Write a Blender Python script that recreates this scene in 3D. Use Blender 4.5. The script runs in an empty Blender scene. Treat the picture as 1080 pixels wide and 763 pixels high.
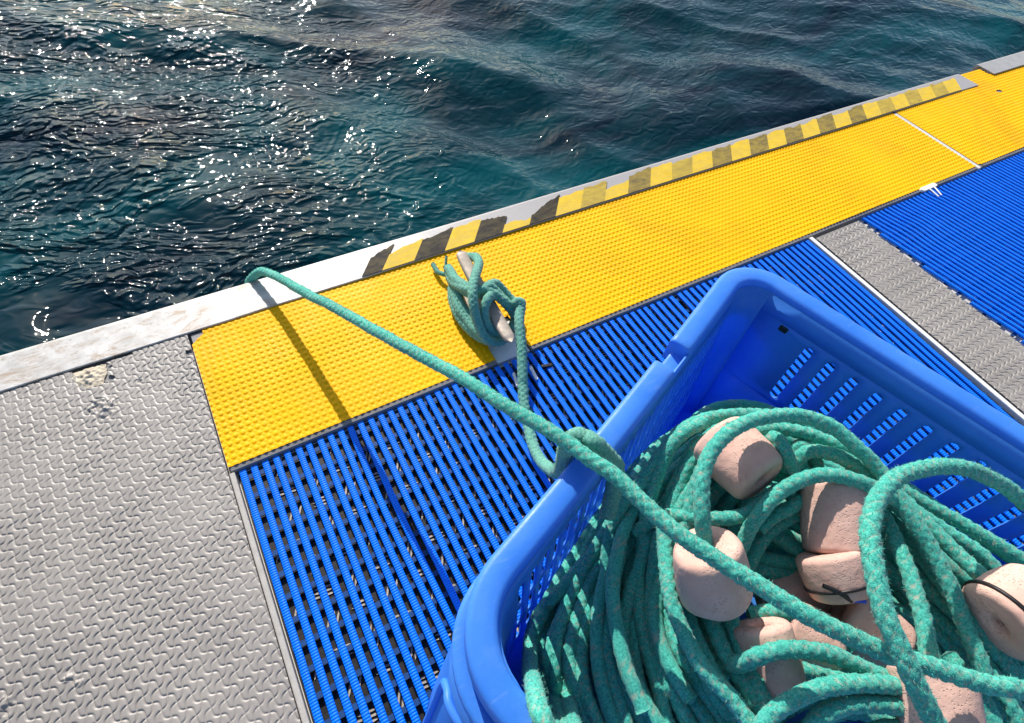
import bpy, bmesh, math, random
import numpy as np
from mathutils import Vector, Matrix

random.seed(7)
rng = np.random.default_rng(7)
S = bpy.context.scene
COL = S.collection
R_ = math.radians

# ------------------------------------------------------------------ camera
FPX, CX, CY = 573.41, 540.0, 381.5          # focal length and centre for the 1080 x 763 photograph
ax = np.array([(1974 - CX) / FPX, (-205 - CY) / FPX, 1.0]); ax /= np.linalg.norm(ax)
ay = np.array([(-58 - CX) / FPX, (-520 - CY) / FPX, 1.0]); ay /= np.linalg.norm(ay)
az = np.cross(ax, ay); az /= np.linalg.norm(az); ay = np.cross(az, ax)
RW = np.stack([ax, ay, az])                 # world <- camera (x right, y down, z forward)
cam = bpy.data.cameras.new("camera"); cam_o = bpy.data.objects.new("camera", cam); COL.objects.link(cam_o)
cam.sensor_width = 36.0; cam.lens = 36.0 * FPX / 1080.0
cam.clip_start = 0.01; cam.clip_end = 2000
m3 = RW @ np.diag([1.0, -1.0, -1.0])
cam_o.matrix_world = Matrix([[*m3[0], 0], [*m3[1], 0], [*m3[2], 1.0], [0, 0, 0, 1]])
S.camera = cam_o

# ------------------------------------------------------------------ light
SUN_AZ, SUN_EL = 83.0, 34.0                 # azimuth from +X towards +Y
w = bpy.data.worlds.new("World"); S.world = w; w.use_nodes = True
nt = w.node_tree; nt.nodes.clear()
sky = nt.nodes.new("ShaderNodeTexSky"); sky.sky_type = 'NISHITA'; sky.sun_disc = False
sky.sun_elevation = R_(SUN_EL); sky.sun_rotation = R_(90 - SUN_AZ)
bg = nt.nodes.new("ShaderNodeBackground"); bg.inputs[1].default_value = 0.12
wo = nt.nodes.new("ShaderNodeOutputWorld")
nt.links.new(sky.outputs[0], bg.inputs[0]); nt.links.new(bg.outputs[0], wo.inputs[0])
sun = bpy.data.lights.new("sun", 'SUN'); sun.energy = 4.8; sun.angle = R_(0.5); sun.color = (1.0, 0.95, 0.88)
sun_o = bpy.data.objects.new("sun", sun); COL.objects.link(sun_o)
sd = Vector((math.cos(R_(SUN_AZ)) * math.cos(R_(SUN_EL)), math.sin(R_(SUN_AZ)) * math.cos(R_(SUN_EL)), math.sin(R_(SUN_EL))))
sun_o.rotation_euler = sd.to_track_quat('Z', 'Y').to_euler()
sun_o.location = (0, 3, 6)
S.view_settings.view_transform = 'Standard'; S.view_settings.look = 'None'
S.view_settings.exposure = 0.45; S.view_settings.gamma = 1.0; S.view_settings.use_curve_mapping = False

# ------------------------------------------------------------------ helpers
def at(x, y, z):
    """world point at height z seen at photo pixel x, y"""
    d = RW @ np.array([(x - CX) / FPX, (y - CY) / FPX, 1.0])
    t = (z - 1.0) / d[2]
    return np.array([0, 0, 1.0]) + t * d

def link(o, parent=None):
    COL.objects.link(o)
    if parent is not None: o.parent = parent
    return o

def tag(o, label=None, cat=None, group=None, kind=None):
    if label: o['label'] = label
    if cat: o['category'] = cat
    if group: o['group'] = group
    if kind: o['kind'] = kind
    return o

def empty(name, label, cat, group=None, loc=(0, 0, 0)):
    o = bpy.data.objects.new(name, None); o.empty_display_size = 0.02
    o.location = loc
    COL.objects.link(o)
    return tag(o, label, cat, group)

def mesh(name, V, F, mat, parent=None, smooth=False, uv=None, attrs=None):
    V = np.asarray(V, dtype=np.float32)
    me = bpy.data.meshes.new(name)
    if isinstance(F, np.ndarray):
        n = F.shape[1]
        me.vertices.add(len(V)); me.vertices.foreach_set("co", V.ravel())
        me.loops.add(F.size); me.loops.foreach_set("vertex_index", F.ravel().astype(np.int32))
        me.polygons.add(len(F))
        me.polygons.foreach_set("loop_start", np.arange(0, F.size, n, dtype=np.int32))
        me.polygons.foreach_set("loop_total", np.full(len(F), n, dtype=np.int32))
        me.update(calc_edges=True); me.validate()
    else:
        me.from_pydata([tuple(map(float, v)) for v in V], [], [tuple(int(i) for i in f) for f in F]); me.update()
    if smooth: me.polygons.foreach_set("use_smooth", np.ones(len(me.polygons), dtype=bool))
    if attrs:
        for k, a in attrs.items():
            at_ = me.attributes.new(k, 'FLOAT', 'POINT'); at_.data.foreach_set("value", np.asarray(a, dtype=np.float32))
    if mat: me.materials.append(mat)
    o = bpy.data.objects.new(name, me)
    return link(o, parent)

def gridF(nu, nv, wrap_u=False, wrap_v=False):
    """quad faces of a grid whose vertex index is i*nv + j"""
    iu = np.arange(nu if wrap_u else nu - 1); jv = np.arange(nv if wrap_v else nv - 1)
    I, J = np.meshgrid(iu, jv, indexing='ij')
    I2 = (I + 1) % nu; J2 = (J + 1) % nv
    return np.stack([I * nv + J, I2 * nv + J, I2 * nv + J2, I * nv + J2], -1).reshape(-1, 4)

class MB:
    """collects boxes, prisms and tubes into one mesh"""
    def __init__(s): s.V = []; s.F = []
    def add(s, V, F):
        b = len(s.V); s.V += [tuple(v) for v in V]; s.F += [tuple(int(i) + b for i in f) for f in F]
    def box(s, x0, x1, y0, y1, z0, z1):
        s.add([(x0, y0, z0), (x1, y0, z0), (x1, y1, z0), (x0, y1, z0), (x0, y0, z1), (x1, y0, z1), (x1, y1, z1), (x0, y1, z1)],
              [(3, 2, 1, 0), (4, 5, 6, 7), (0, 1, 5, 4), (1, 2, 6, 5), (2, 3, 7, 6), (3, 0, 4, 7)])
    def prism(s, pts, z0, z1):
        n = len(pts); p = [tuple(q[:2]) for q in pts]
        a = sum(p[i][0] * p[(i + 1) % n][1] - p[(i + 1) % n][0] * p[i][1] for i in range(n))
        if a < 0: p = p[::-1]
        s.add([(x, y, z0) for x, y in p] + [(x, y, z1) for x, y in p],
              [tuple(range(n - 1, -1, -1)), tuple(range(n, 2 * n))] + [(i, (i + 1) % n, n + (i + 1) % n, n + i) for i in range(n)])
    def build(s, name, mat, parent=None, smooth=False, bevel=0):
        o = mesh(name, s.V, s.F, mat, parent, smooth)
        if bevel:
            b = o.modifiers.new("bevel", 'BEVEL'); b.width = bevel; b.segments = 2; b.limit_method = 'ANGLE'
        return o

def catmull(P, n=14):
    P = np.asarray(P, float)
    Q = np.vstack([2 * P[0] - P[1], P, 2 * P[-1] - P[-2]])
    out = []
    for i in range(1, len(Q) - 2):
        t = np.linspace(0, 1, n, endpoint=False)[:, None]
        a, b, c, d = Q[i - 1], Q[i], Q[i + 1], Q[i + 2]
        out.append(0.5 * ((2 * b) + (-a + c) * t + (2 * a - 5 * b + 4 * c - d) * t ** 2 + (-a + 3 * b - 3 * c + d) * t ** 3))
    out.append(P[-1:])
    return np.vstack(out)

def resample(P, ds):
    d = np.r_[0, np.cumsum(np.linalg.norm(np.diff(P, axis=0), axis=1))]
    n = max(4, int(d[-1] / ds) + 1)
    s = np.linspace(0, d[-1], n)
    return np.stack([np.interp(s, d, P[:, k]) for k in range(3)], 1), s

def frames(C):
    T = np.gradient(C, axis=0); T /= np.linalg.norm(T, axis=1)[:, None] + 1e-12
    N = np.zeros_like(T)
    a = np.array([0, 0, 1.0]) if abs(T[0][2]) < 0.9 else np.array([1.0, 0, 0])
    n = np.cross(T[0], a); n /= np.linalg.norm(n); N[0] = n
    for i in range(1, len(T)):
        n = N[i - 1] - T[i] * np.dot(N[i - 1], T[i]); N[i] = n / (np.linalg.norm(n) + 1e-12)
    return T, N, np.cross(T, N)

# value noise for the mesh builders
def vnoise(x, y, seed=0):
    xi = np.floor(x).astype(np.int64); yi = np.floor(y).astype(np.int64)
    fx = x - xi; fy = y - yi; fx = fx * fx * (3 - 2 * fx); fy = fy * fy * (3 - 2 * fy)
    def h(a, b):
        n = (a * 374761393 + b * 668265263 + seed * 974634777) & 0xFFFFFFFF
        n = ((n ^ (n >> 13)) * 1274126177) & 0xFFFFFFFF
        return ((n ^ (n >> 16)) & 0xFFFF) / 65535.0
    return (h(xi, yi) * (1 - fx) + h(xi + 1, yi) * fx) * (1 - fy) + (h(xi, yi + 1) * (1 - fx) + h(xi + 1, yi + 1) * fx) * fy

# ------------------------------------------------------------------ materials
def nodes_of(name):
    m = bpy.data.materials.new(name); m.use_nodes = True
    t = m.node_tree; b = t.nodes["Principled BSDF"]
    return m, t, b
def N(t, kind, **kw):
    n = t.nodes.new(kind)
    for k, v in kw.items():
        if k in n.inputs: n.inputs[k].default_value = v
        else: setattr(n, k, v)
    return n
def ramp(t, fac, stops, interp='LINEAR'):
    r = t.nodes.new("ShaderNodeValToRGB"); r.color_ramp.interpolation = interp
    e = r.color_ramp.elements
    while len(e) < len(stops): e.new(0.5)
    for q, (p, c) in zip(e, stops): q.position = p; q.color = (*c, 1) if len(c) == 3 else c
    t.links.new(fac, r.inputs[0]); return r.outputs[0]
def mixc(t, fac, a, b, blend='MIX'):
    n = t.nodes.new("ShaderNodeMix"); n.data_type = 'RGBA'; n.blend_type = blend
    for sock, v in ((n.inputs[0], fac), (n.inputs[6], a), (n.inputs[7], b)):
        if isinstance(v, (int, float)): sock.default_value = v
        elif isinstance(v, tuple): sock.default_value = (*v, 1) if len(v) == 3 else v
        else: t.links.new(v, sock)
    return n.outputs[2]
def math_(t, op, a, b=None, clamp=False):
    n = t.nodes.new("ShaderNodeMath"); n.operation = op; n.use_clamp = clamp
    for i, v in enumerate((a, b)):
        if v is None: continue
        if isinstance(v, (int, float)): n.inputs[i].default_value = v
        else: t.links.new(v, n.inputs[i])
    return n.outputs[0]
def coords(t): return t.nodes.new("ShaderNodeTexCoord").outputs['Object']
def noise(t, vec, scale, detail=4, rough=0.6, dist=0.0):
    n = N(t, "ShaderNodeTexNoise", Scale=scale, Detail=detail, Roughness=rough, Distortion=dist)
    t.links.new(vec, n.inputs['Vector']); return n.outputs[0]
def bump(t, b, h, strength, dist, prev=None):
    n = N(t, "ShaderNodeBump", Strength=strength, Distance=dist); t.links.new(h, n.inputs['Height'])
    if prev: t.links.new(prev, n.inputs['Normal'])
    t.links.new(n.outputs[0], b.inputs['Normal']); return n.outputs[0]
def mapping(t, vec, scale=(1, 1, 1), rot=(0, 0, 0), loc=(0, 0, 0)):
    n = t.nodes.new("ShaderNodeMapping"); n.inputs['Scale'].default_value = scale
    n.inputs['Rotation'].default_value = rot; n.inputs['Location'].default_value = loc
    t.links.new(vec, n.inputs[0]); return n.outputs[0]

def mat_plain(name, col, rough, var=0.12, scale=30, spec=0.4, bumpd=0.0006, bscale=200, metal=0.0, dirt=None, dirt_amt=0.0):
    m, t, b = nodes_of(name); c = coords(t)
    n1 = noise(t, c, scale, 5, 0.65)
    lo = tuple(v * (1 - var) for v in col); hi = tuple(min(1, v * (1 + var)) for v in col)
    cc = ramp(t, n1, [(0.3, lo), (0.7, hi)])
    if dirt:
        n2 = noise(t, c, scale * 0.35, 6, 0.7, 0.6)
        f = ramp(t, n2, [(0.52, (0, 0, 0)), (0.72, (dirt_amt,) * 3)])
        cc = mixc(t, f, cc, dirt)
    t.links.new(cc, b.inputs['Base Color'])
    rr = ramp(t, noise(t, c, scale * 1.7, 4), [(0.3, (rough * 0.8,) * 3), (0.7, (min(1, rough * 1.2),) * 3)])
    t.links.new(rr, b.inputs['Roughness'])
    b.inputs['Specular IOR Level'].default_value = spec; b.inputs['Metallic'].default_value = metal
    if bumpd: bump(t, b, noise(t, c, bscale, 4), 0.6, bumpd)
    return m

M = {}
M['grey_mat'] = mat_plain('grey_foam', (0.295, 0.268, 0.238), 0.46, 0.10, 7, 0.45, 0.0003, 500, dirt=(0.17, 0.155, 0.145), dirt_amt=0.45)
M['grey_side'] = mat_plain('grey_mat_edge', (0.20, 0.19, 0.185), 0.6, 0.15, 40)
M['yellow'] = mat_plain('yellow_rubber', (0.90, 0.445, 0.0), 0.55, 0.07, 6, 0.12, 0.0002, 600, dirt=(0.60, 0.27, 0.006), dirt_amt=0.6)
M['blue_slat'] = mat_plain('blue_vinyl', (0.0, 0.165, 0.84), 0.5, 0.08, 14, 0.16, 0.0002, 700)
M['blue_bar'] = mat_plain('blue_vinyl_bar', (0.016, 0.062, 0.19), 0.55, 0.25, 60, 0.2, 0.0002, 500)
M['plate_bar'] = mat_plain('bare_tread_bar', (0.42, 0.37, 0.30), 0.45, 0.35, 120, 0.5, 0.0002, 700)
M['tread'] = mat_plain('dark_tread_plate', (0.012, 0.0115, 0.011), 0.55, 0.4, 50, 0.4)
M['deck'] = mat_plain('white_deck_paint', (0.62, 0.60, 0.56), 0.5, 0.08, 20, 0.4, dirt=(0.35, 0.29, 0.22), dirt_amt=0.4)
M['grey_deck'] = mat_plain('grey_deck_paint', (0.33, 0.32, 0.31), 0.55, 0.1, 30)
M['steel'] = mat_plain('worn_stainless', (0.34, 0.29, 0.24), 0.58, 0.14, 60, 0.3, 0.0003, 300, metal=0.25)
M['white_clip'] = mat_plain('white_plastic', (0.80, 0.79, 0.77), 0.4, 0.05, 60)
M['black_tie'] = mat_plain('black_nylon', (0.012, 0.011, 0.012), 0.4, 0.2, 60)
M['blue_tie'] = mat_plain('blue_nylon', (0.01, 0.08, 0.6), 0.4, 0.2, 60)
M['glue'] = mat_plain('old_adhesive', (0.56, 0.48, 0.36), 0.7, 0.3, 90, 0.2, 0.002, 180, dirt=(0.20, 0.16, 0.11), dirt_amt=0.8)
M['bead'] = mat_plain('dirty_sealant', (0.42, 0.39, 0.345), 0.6, 0.12, 40, 0.3)
M['black'] = mat_plain('black_rubber', (0.02, 0.02, 0.02), 0.6, 0.2, 60)

# crate plastic: slightly translucent
def mat_crate():
    m, t, b = nodes_of('blue_crate_plastic'); c = coords(t)
    n1 = noise(t, c, 12, 5)
    cc = ramp(t, n1, [(0.3, (0.055, 0.275, 0.84)), (0.7, (0.085, 0.335, 0.92))])
    cc = mixc(t, ramp(t, noise(t, c, 7, 6, 0.7, 0.5), [(0.5, (0, 0, 0)), (0.7, (0.35,) * 3)]), cc, (0.20, 0.43, 0.86))
    sc = noise(t, mapping(t, c, (30, 160, 60), (0.2, 0.3, 0.5)), 1.0, 6, 0.7)
    cc = mixc(t, ramp(t, sc, [(0.58, (0, 0, 0)), (0.72, (0.45,) * 3)]), cc, (0.22, 0.42, 0.84))
    t.links.new(cc, b.inputs['Base Color'])
    t.links.new(ramp(t, noise(t, c, 40, 4), [(0.3, (0.32,) * 3), (0.7, (0.5,) * 3)]), b.inputs['Roughness'])
    b.inputs['Specular IOR Level'].default_value = 0.4
    bump(t, b, noise(t, c, 160, 3), 0.35, 0.0006)
    tr = N(t, "ShaderNodeBsdfTranslucent"); tr.inputs[0].default_value = (0.01, 0.17, 0.90, 1)
    mx = t.nodes.new("ShaderNodeMixShader"); mx.inputs[0].default_value = 0.34
    t.links.new(b.outputs[0], mx.inputs[1]); t.links.new(tr.outputs[0], mx.inputs[2])
    t.links.new(mx.outputs[0], t.nodes["Material Output"].inputs[0])
    return m
M['crate'] = mat_crate()

def mat_rope(name, lo, hi, fleck, fleck_amt=0.8):
    m, t, b = nodes_of(name); c = coords(t)
    n1 = noise(t, c, 380, 4, 0.7)
    n0 = noise(t, c, 9, 3)
    cc = ramp(t, n1, [(0.36, lo), (0.64, hi)])
    cc = mixc(t, ramp(t, n0, [(0.35, (0, 0, 0)), (0.7, (0.45,) * 3)]), cc, (lo[0] * 1.3, lo[1] * 0.85, lo[2] * 0.95))
    a = N(t, "ShaderNodeAttribute", attribute_name="fleck")
    cc = mixc(t, math_(t, 'MULTIPLY', a.outputs['Fac'], fleck_amt), cc, fleck)
    t.links.new(cc, b.inputs['Base Color']); b.inputs['Roughness'].default_value = 0.75
    b.inputs['Specular IOR Level'].default_value = 0.25
    b.inputs['Sheen Weight'].default_value = 0.15
    bump(t, b, noise(t, c, 700, 3, 0.7), 0.9, 0.0011)
    return m
M['rope'] = mat_rope('green_braided_rope', (0.014, 0.26, 0.20), (0.105, 0.60, 0.465), (0.42, 0.38, 0.29))
M['rope_pale'] = mat_rope('faded_green_rope', (0.050, 0.25, 0.185), (0.19, 0.48, 0.37), (0.30, 0.30, 0.22), 0.3)

def mat_float():
    m, t, b = nodes_of('salmon_float_foam'); c = coords(t)
    cc = ramp(t, noise(t, c, 18, 5), [(0.3, (0.54, 0.325, 0.26)), (0.7, (0.71, 0.465, 0.385))])
    cc = mixc(t, ramp(t, noise(t, c, 35, 6, 0.75, 0.8), [(0.55, (0, 0, 0)), (0.75, (0.6,) * 3)]), cc, (0.38, 0.225, 0.16))
    v = N(t, "ShaderNodeTexVoronoi", Scale=330.0); t.links.new(c, v.inputs['Vector'])
    gate = ramp(t, noise(t, c, 26, 3), [(0.40, (1, 1, 1)), (0.58, (0, 0, 0))])
    pit = math_(t, 'MULTIPLY', ramp(t, v.outputs['Distance'], [(0.12, (1, 1, 1)), (0.32, (0, 0, 0))]), math_(t, 'SUBTRACT', 1.0, gate))
    t.links.new(cc, b.inputs['Base Color']); b.inputs['Roughness'].default_value = 0.85
    b.inputs['Specular IOR Level'].default_value = 0.15
    n = bump(t, b, noise(t, c, 28, 3, 0.5), 0.7, 0.005)
    n = bump(t, b, noise(t, c, 120, 6, 0.65), 0.5, 0.0012, n)
    bump(t, b, math_(t, 'MULTIPLY', pit, -1.0), 0.9, 0.0014, n)
    return m
M['float'] = mat_float()

def mat_plate():
    """bare, scraped white edge plate: paint, rust-brown stains and aluminium"""
    m, t, b = nodes_of('white_edge_plate'); c = coords(t)
    base = ramp(t, noise(t, c, 25, 5), [(0.3, (0.40, 0.38, 0.35)), (0.7, (0.64, 0.615, 0.57))])
    st = noise(t, mapping(t, c, (14, 30, 10)), 1.0, 7, 0.75, 1.0)
    base = mixc(t, ramp(t, st, [(0.51, (0, 0, 0)), (0.64, (0.9,) * 3)]), base, (0.33, 0.235, 0.155))
    st2 = noise(t, mapping(t, c, (70, 110, 50), (0, 0, 0.5)), 1.0, 6, 0.7, 0.6)
    base = mixc(t, ramp(t, st2, [(0.60, (0, 0, 0)), (0.68, (0.8,) * 3)]), base, (0.22, 0.17, 0.12))
    sx = N(t, "ShaderNodeSeparateXYZ"); t.links.new(c, sx.inputs[0])
    g = ramp(t, math_(t, 'ADD', sx.outputs[0], math_(t, 'MULTIPLY', noise(t, c, 12, 5), 0.5)), [(0.42, (0, 0, 0)), (0.75, (1, 1, 1))])
    base = mixc(t, g, base, (0.33, 0.31, 0.30))
    t.links.new(base, b.inputs['Base Color']); b.inputs['Roughness'].default_value = 0.45
    b.inputs['Specular IOR Level'].default_value = 0.5
    bump(t, b, noise(t, mapping(t, c, (40, 300, 40)), 1.0, 6, 0.7), 0.3, 0.0015)
    return m
M['plate'] = mat_plate()

def mat_tape(name, col, worn, amt):
    m, t, b = nodes_of(name); c = coords(t)
    base = ramp(t, noise(t, c, 40, 5), [(0.3, tuple(v * .88 for v in col)), (0.7, tuple(min(1, v * 1.1) for v in col))])
    wr = noise(t, mapping(t, c, (18, 45, 10)), 1.0, 7, 0.75, 0.8)
    base = mixc(t, ramp(t, wr, [(0.42, (0, 0, 0)), (0.62, (amt,) * 3)]), base, worn)
    t.links.new(base, b.inputs['Base Color']); b.inputs['Roughness'].default_value = 0.65; b.inputs['Specular IOR Level'].default_value = 0.12
    bump(t, b, noise(t, c, 300, 4), 0.5, 0.0005)
    return m
M['tape_y'] = mat_tape('hazard_yellow', (0.66, 0.44, 0.03), (0.52, 0.37, 0.08), 0.7)
M['tape_k'] = mat_tape('hazard_black', (0.018, 0.015, 0.014), (0.13, 0.10, 0.04), 0.55)
M['tape_w'] = mat_tape('hazard_black_worn', (0.30, 0.215, 0.045), (0.10, 0.08, 0.045), 0.75)
M['tape_f'] = mat_tape('hazard_black_faded', (0.47, 0.335, 0.05), (0.23, 0.165, 0.05), 0.6)

def mat_water():
    m, t, b = nodes_of('sea_water'); c = coords(t)
    n1 = noise(t, mapping(t, c, (0.8, 1.2, 1), loc=(3.1, 0.4, 0)), 1.1, 4, 0.55, 0.8)
    cc = ramp(t, n1, [(0.36, (0.0006, 0.0075, 0.016)), (0.5, (0.0004, 0.024, 0.034)), (0.66, (0.0003, 0.054, 0.066))])
    t.links.new(cc, b.inputs['Base Color'])
    b.inputs['Roughness'].default_value = 0.05; b.inputs['IOR'].default_value = 1.333
    b.inputs['Specular IOR Level'].default_value = 0.21
    # cat's-paws: patches where the breeze raises fine ripples, stronger towards the left
    sx = N(t, "ShaderNodeSeparateXYZ"); t.links.new(c, sx.inputs[0])
    gx_ = N(t, "ShaderNodeMapRange"); gx_.interpolation_type = 'SMOOTHSTEP'; t.links.new(sx.outputs[0], gx_.inputs[0])
    gx_.inputs[1].default_value = 1.3; gx_.inputs[2].default_value = -0.2; gx_.inputs[3].default_value = 0.14; gx_.inputs[4].default_value = 1.45
    patch = ramp(t, noise(t, mapping(t, c, (1.8, 3.0, 2), (0, 0, 0.4)), 1.0, 4, 0.65, 0.8), [(0.41, (0.03,) * 3), (0.57, (1, 1, 1))])
    amp = math_(t, 'MULTIPLY', gx_.outputs[0], patch)
    r1 = noise(t, mapping(t, c, (3.6, 6, 9), (0, 0, -0.45)), 1.0, 1, 0.45, 1.4)
    r2 = noise(t, mapping(t, c, (14, 18, 30), (0, 0, -0.3)), 1.0, 0, 0.5, 1.3)
    r3 = noise(t, mapping(t, c, (34, 38, 60), (0, 0, 0.6)), 1.0, 0, 0.5, 0.6)
    n = bump(t, b, math_(t, 'MULTIPLY', r1, math_(t, 'ADD', 0.45, gx_.outputs[0])), 1.0, 0.013)
    n = bump(t, b, math_(t, 'MULTIPLY', r2, math_(t, 'ADD', 0.16, amp)), 1.0, 0.0190, n)
    bump(t, b, math_(t, 'MULTIPLY', r3, amp), 1.0, 0.0042, n)
    return m
M['water'] = mat_water()

# ------------------------------------------------------------------ setting: sea, deck
WZ = -0.45
def spread(lo, hi, a, b, h, g):
    """coordinates: even step h in a..b, growing by g outside to lo and hi"""
    mid = list(np.arange(a, b, h)); up = [mid[-1] + h]; st = h
    while up[-1] < hi: st *= g; up.append(up[-1] + st)
    dn = [mid[0] - h]; st = h
    while dn[-1] > lo: st *= g; dn.append(dn[-1] - st)
    return np.array(dn[::-1] + mid + up)
gx = spread(-400, 400, -1.5, 7.0, 0.02, 1.25); gy = spread(-400, 400, 1.0, 4.6, 0.014, 1.25)
X, Y = np.meshgrid(gx, gy, indexing='ij')
Zw = np.zeros_like(X)
wr = np.random.default_rng(12)
for k in range(16):
    lam = 2.2 * (0.87 ** k) + 0.10
    th = R_(58) + wr.normal(0, 0.75)
    am = 0.0044 * lam ** 1.4
    ph = wr.uniform(0, 6.28); kx, ky = math.cos(th) * 2 * math.pi / lam, math.sin(th) * 2 * math.pi / lam
    mod = 0.4 + 1.2 * vnoise(X * 0.9 / lam ** 0.5 + k * 7.1, Y * 0.9 / lam ** 0.5 - k * 3.3, k)
    q = np.sin(kx * X + ky * Y + ph + 1.3 * vnoise(X * 1.1 + k, Y * 1.1, 50 + k) * 2)
    Zw += am * mod * (1 - 2 * np.abs(q) if k % 3 == 0 else q)
fade = np.exp(-np.maximum(0, np.hypot(X - 2, Y - 3) - 9) / 6)
Zw = WZ + (Zw - 0.105 * np.sin(2 * np.pi * (X - 0.1) / 6.0 + 0.25 * np.sin(Y * 1.3))) * fade     # long swell along the boat, added to tilt the sun glints leftward
water = mesh('sea', np.stack([X, Y, Zw], -1).reshape(-1, 3), gridF(len(gx), len(gy)), M['water'], smooth=True)
tag(water, kind='structure')

# boat: a platform with white painted top and side
mb = MB(); mb.box(-3.0, 6.0, -2.5, 1.0, -0.90, -0.020)
hullo = mb.build('deck', M['deck'], bevel=0.01); tag(hullo, kind='structure')

# ------------------------------------------------------------------ mats
def heightmat(name, xs, ys, hfun, mat, parent, thick, mask=None):
    X, Y = np.meshgrid(xs, ys, indexing='ij')
    Z = hfun(X, Y)
    V = np.stack([X, Y, Z], -1).reshape(-1, 3); F = gridF(len(xs), len(ys))
    if mask is not None:
        xc = (X[:-1, :-1] + X[1:, 1:]).ravel() / 2; yc = (Y[:-1, :-1] + Y[1:, 1:]).ravel() / 2
        F = F[~mask(xc, yc)]
    o = mesh(name, V, F, mat, parent, smooth=True)
    return o

def h_bones(X, Y):
    a, b_ = 0.01045, 0.0156
    X = X + 0.004 * (vnoise(X * 6, Y * 6, 3) - .5); Y = Y + 0.004 * (vnoise(X * 6, Y * 6, 4) - .5)
    s = (X / a + Y / b_) / 2; t = (-X / a + Y / b_) / 2
    k = 0.74
    f1 = np.sin(np.pi * s) - k * np.sin(np.pi * t); f2 = np.sin(np.pi * t) + k * np.sin(np.pi * s)
    cs, ct = np.pi * np.cos(np.pi * s), np.pi * np.cos(np.pi * t)
    g1 = np.hypot((cs + k * ct) / (2 * a), (cs - k * ct) / (2 * b_)); g2 = np.hypot((k * cs - ct) / (2 * a), (k * cs + ct) / (2 * b_))
    d = np.minimum(np.abs(f1) / (g1 + 20), np.abs(f2) / (g2 + 20))
    g = np.clip(d / 0.0019, 0, 1); g = g * g * (3 - 2 * g)
    wear = np.clip(0.66 + 0.8 * (vnoise(X * 11, Y * 11, 9) + vnoise(X * 31, Y * 31, 19) * .5 - .5), 0.4, 1.1)
    z = (-0.0019 + 0.0016 * g + 0.08 * np.clip(d, 0, .004)) * wear + 0.0012 * (vnoise(X * 9, Y * 9, 6) - .5)
    for px, py, R in SCUFF:                       # torn, lifted foam
        c = at(px, py, 0); d = np.hypot(X - c[0], Y - c[1]) / R
        z = z + np.clip(1 - d, 0, 1) ** .5 * 0.0062 * np.clip(vnoise(X * 150, Y * 150, 71) * 1.6 - .65, -.5, 1)
    return z
SCUFF = [(102, 428, .022), (112, 436, .016), (120, 424, .012), (147, 402, .006), (70, 712, .010), (82, 720, .007), (3, 745, .016)]

# large grey mat, bottom left
gm = empty('deck_mat', 'large worn grey foam mat with interlocking bone pattern beside the yellow mat', 'mat', loc=(-0.6, 0.4, 0))
def off(o, p):
    o.matrix_parent_inverse = Matrix.Translation(Vector(p.location)).inverted(); return o
xs = np.r_[np.arange(-1.5, -0.72, 0.0026), np.arange(-0.72, -0.1835, 0.0010)]; ys = np.r_[np.arange(-0.5, -0.02, 0.0026), np.arange(-0.02, 0.9525, 0.0010)]
tornx, torny = at(90, 388, 0)[:2]
def torn(x, y):
    d = np.hypot((x - tornx - .006 + 0.3 * (y - torny)) / 0.030, (y - torny + 0.004) / 0.060) + 0.5 * (vnoise(x * 60, y * 60, 2) - .5)
    gapstrip = (y > 0.9425 + 0.004 * vnoise(x * 40, y * 0, 5)) & (x > tornx - 0.02) & (x < at(140, 372, 0)[0])
    corner = (x > -0.196 ) & (np.abs(y - at(203, 371, 0)[1]) < 0.006 + 0.004 * vnoise(x * 90, y * 90, 8))
    return (d < 1) | gapstrip | corner
o = off(heightmat('mat_sheet', xs, ys, h_bones, M['grey_mat'], gm, 0.012, torn), gm)
mb = MB(); mb.box(-1.5, -0.1845, -0.5, 0.950, -0.0195, -0.0052)
off(mb.build('foam_backing', M['grey_side'], gm), gm)
# torn hole: adhesive left under the mat, crumpled
gxn = np.arange(tornx - 0.036, tornx + 0.038, 0.0016); gyn = np.arange(torny - 0.075, 0.946, 0.0016)
def h_glue(X, Y):
    d = np.hypot((X - tornx) / 0.034, (Y - torny + 0.026) / 0.034)
    return -0.0040 + 0.0085 * np.clip(1 - d, 0, 1) * (0.2 + vnoise(X * 170, Y * 170, 1))  + 0.0025 * vnoise(X * 250, Y * 250, 4)
off(heightmat('exposed_adhesive', gxn, gyn, h_glue, M['glue'], gm, 0, lambda x, y: np.hypot((x - tornx) / .034, (y - torny + .004) / .066) > 1.05 + .2 * (vnoise(x * 50, y * 50, 3) - .5)), gm)
# grey strip between the blue mats
YB = 0.585
gs = empty('deck_mat', 'narrow grey patterned mat strip between the two blue slatted mats', 'mat', loc=(1.54, 0.2, 0))
def strip_out(x, y): return (x > 1.637 + (YB - y) * 0.024) | (x < 1.446)
off(heightmat('mat_sheet', np.arange(1.444, 1.672, 0.0013), np.arange(-0.40, 0.574, 0.0013), h_bones, M['grey_mat'], gs, 0.01, strip_out), gs)
mb = MB(); mb.prism([(1.447, -.55), (1.660, -.55), (1.637, .5725), (1.447, .5725)], -0.0195, -0.004); off(mb.build('foam_backing', M['grey_side'], gs), gs)

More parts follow.
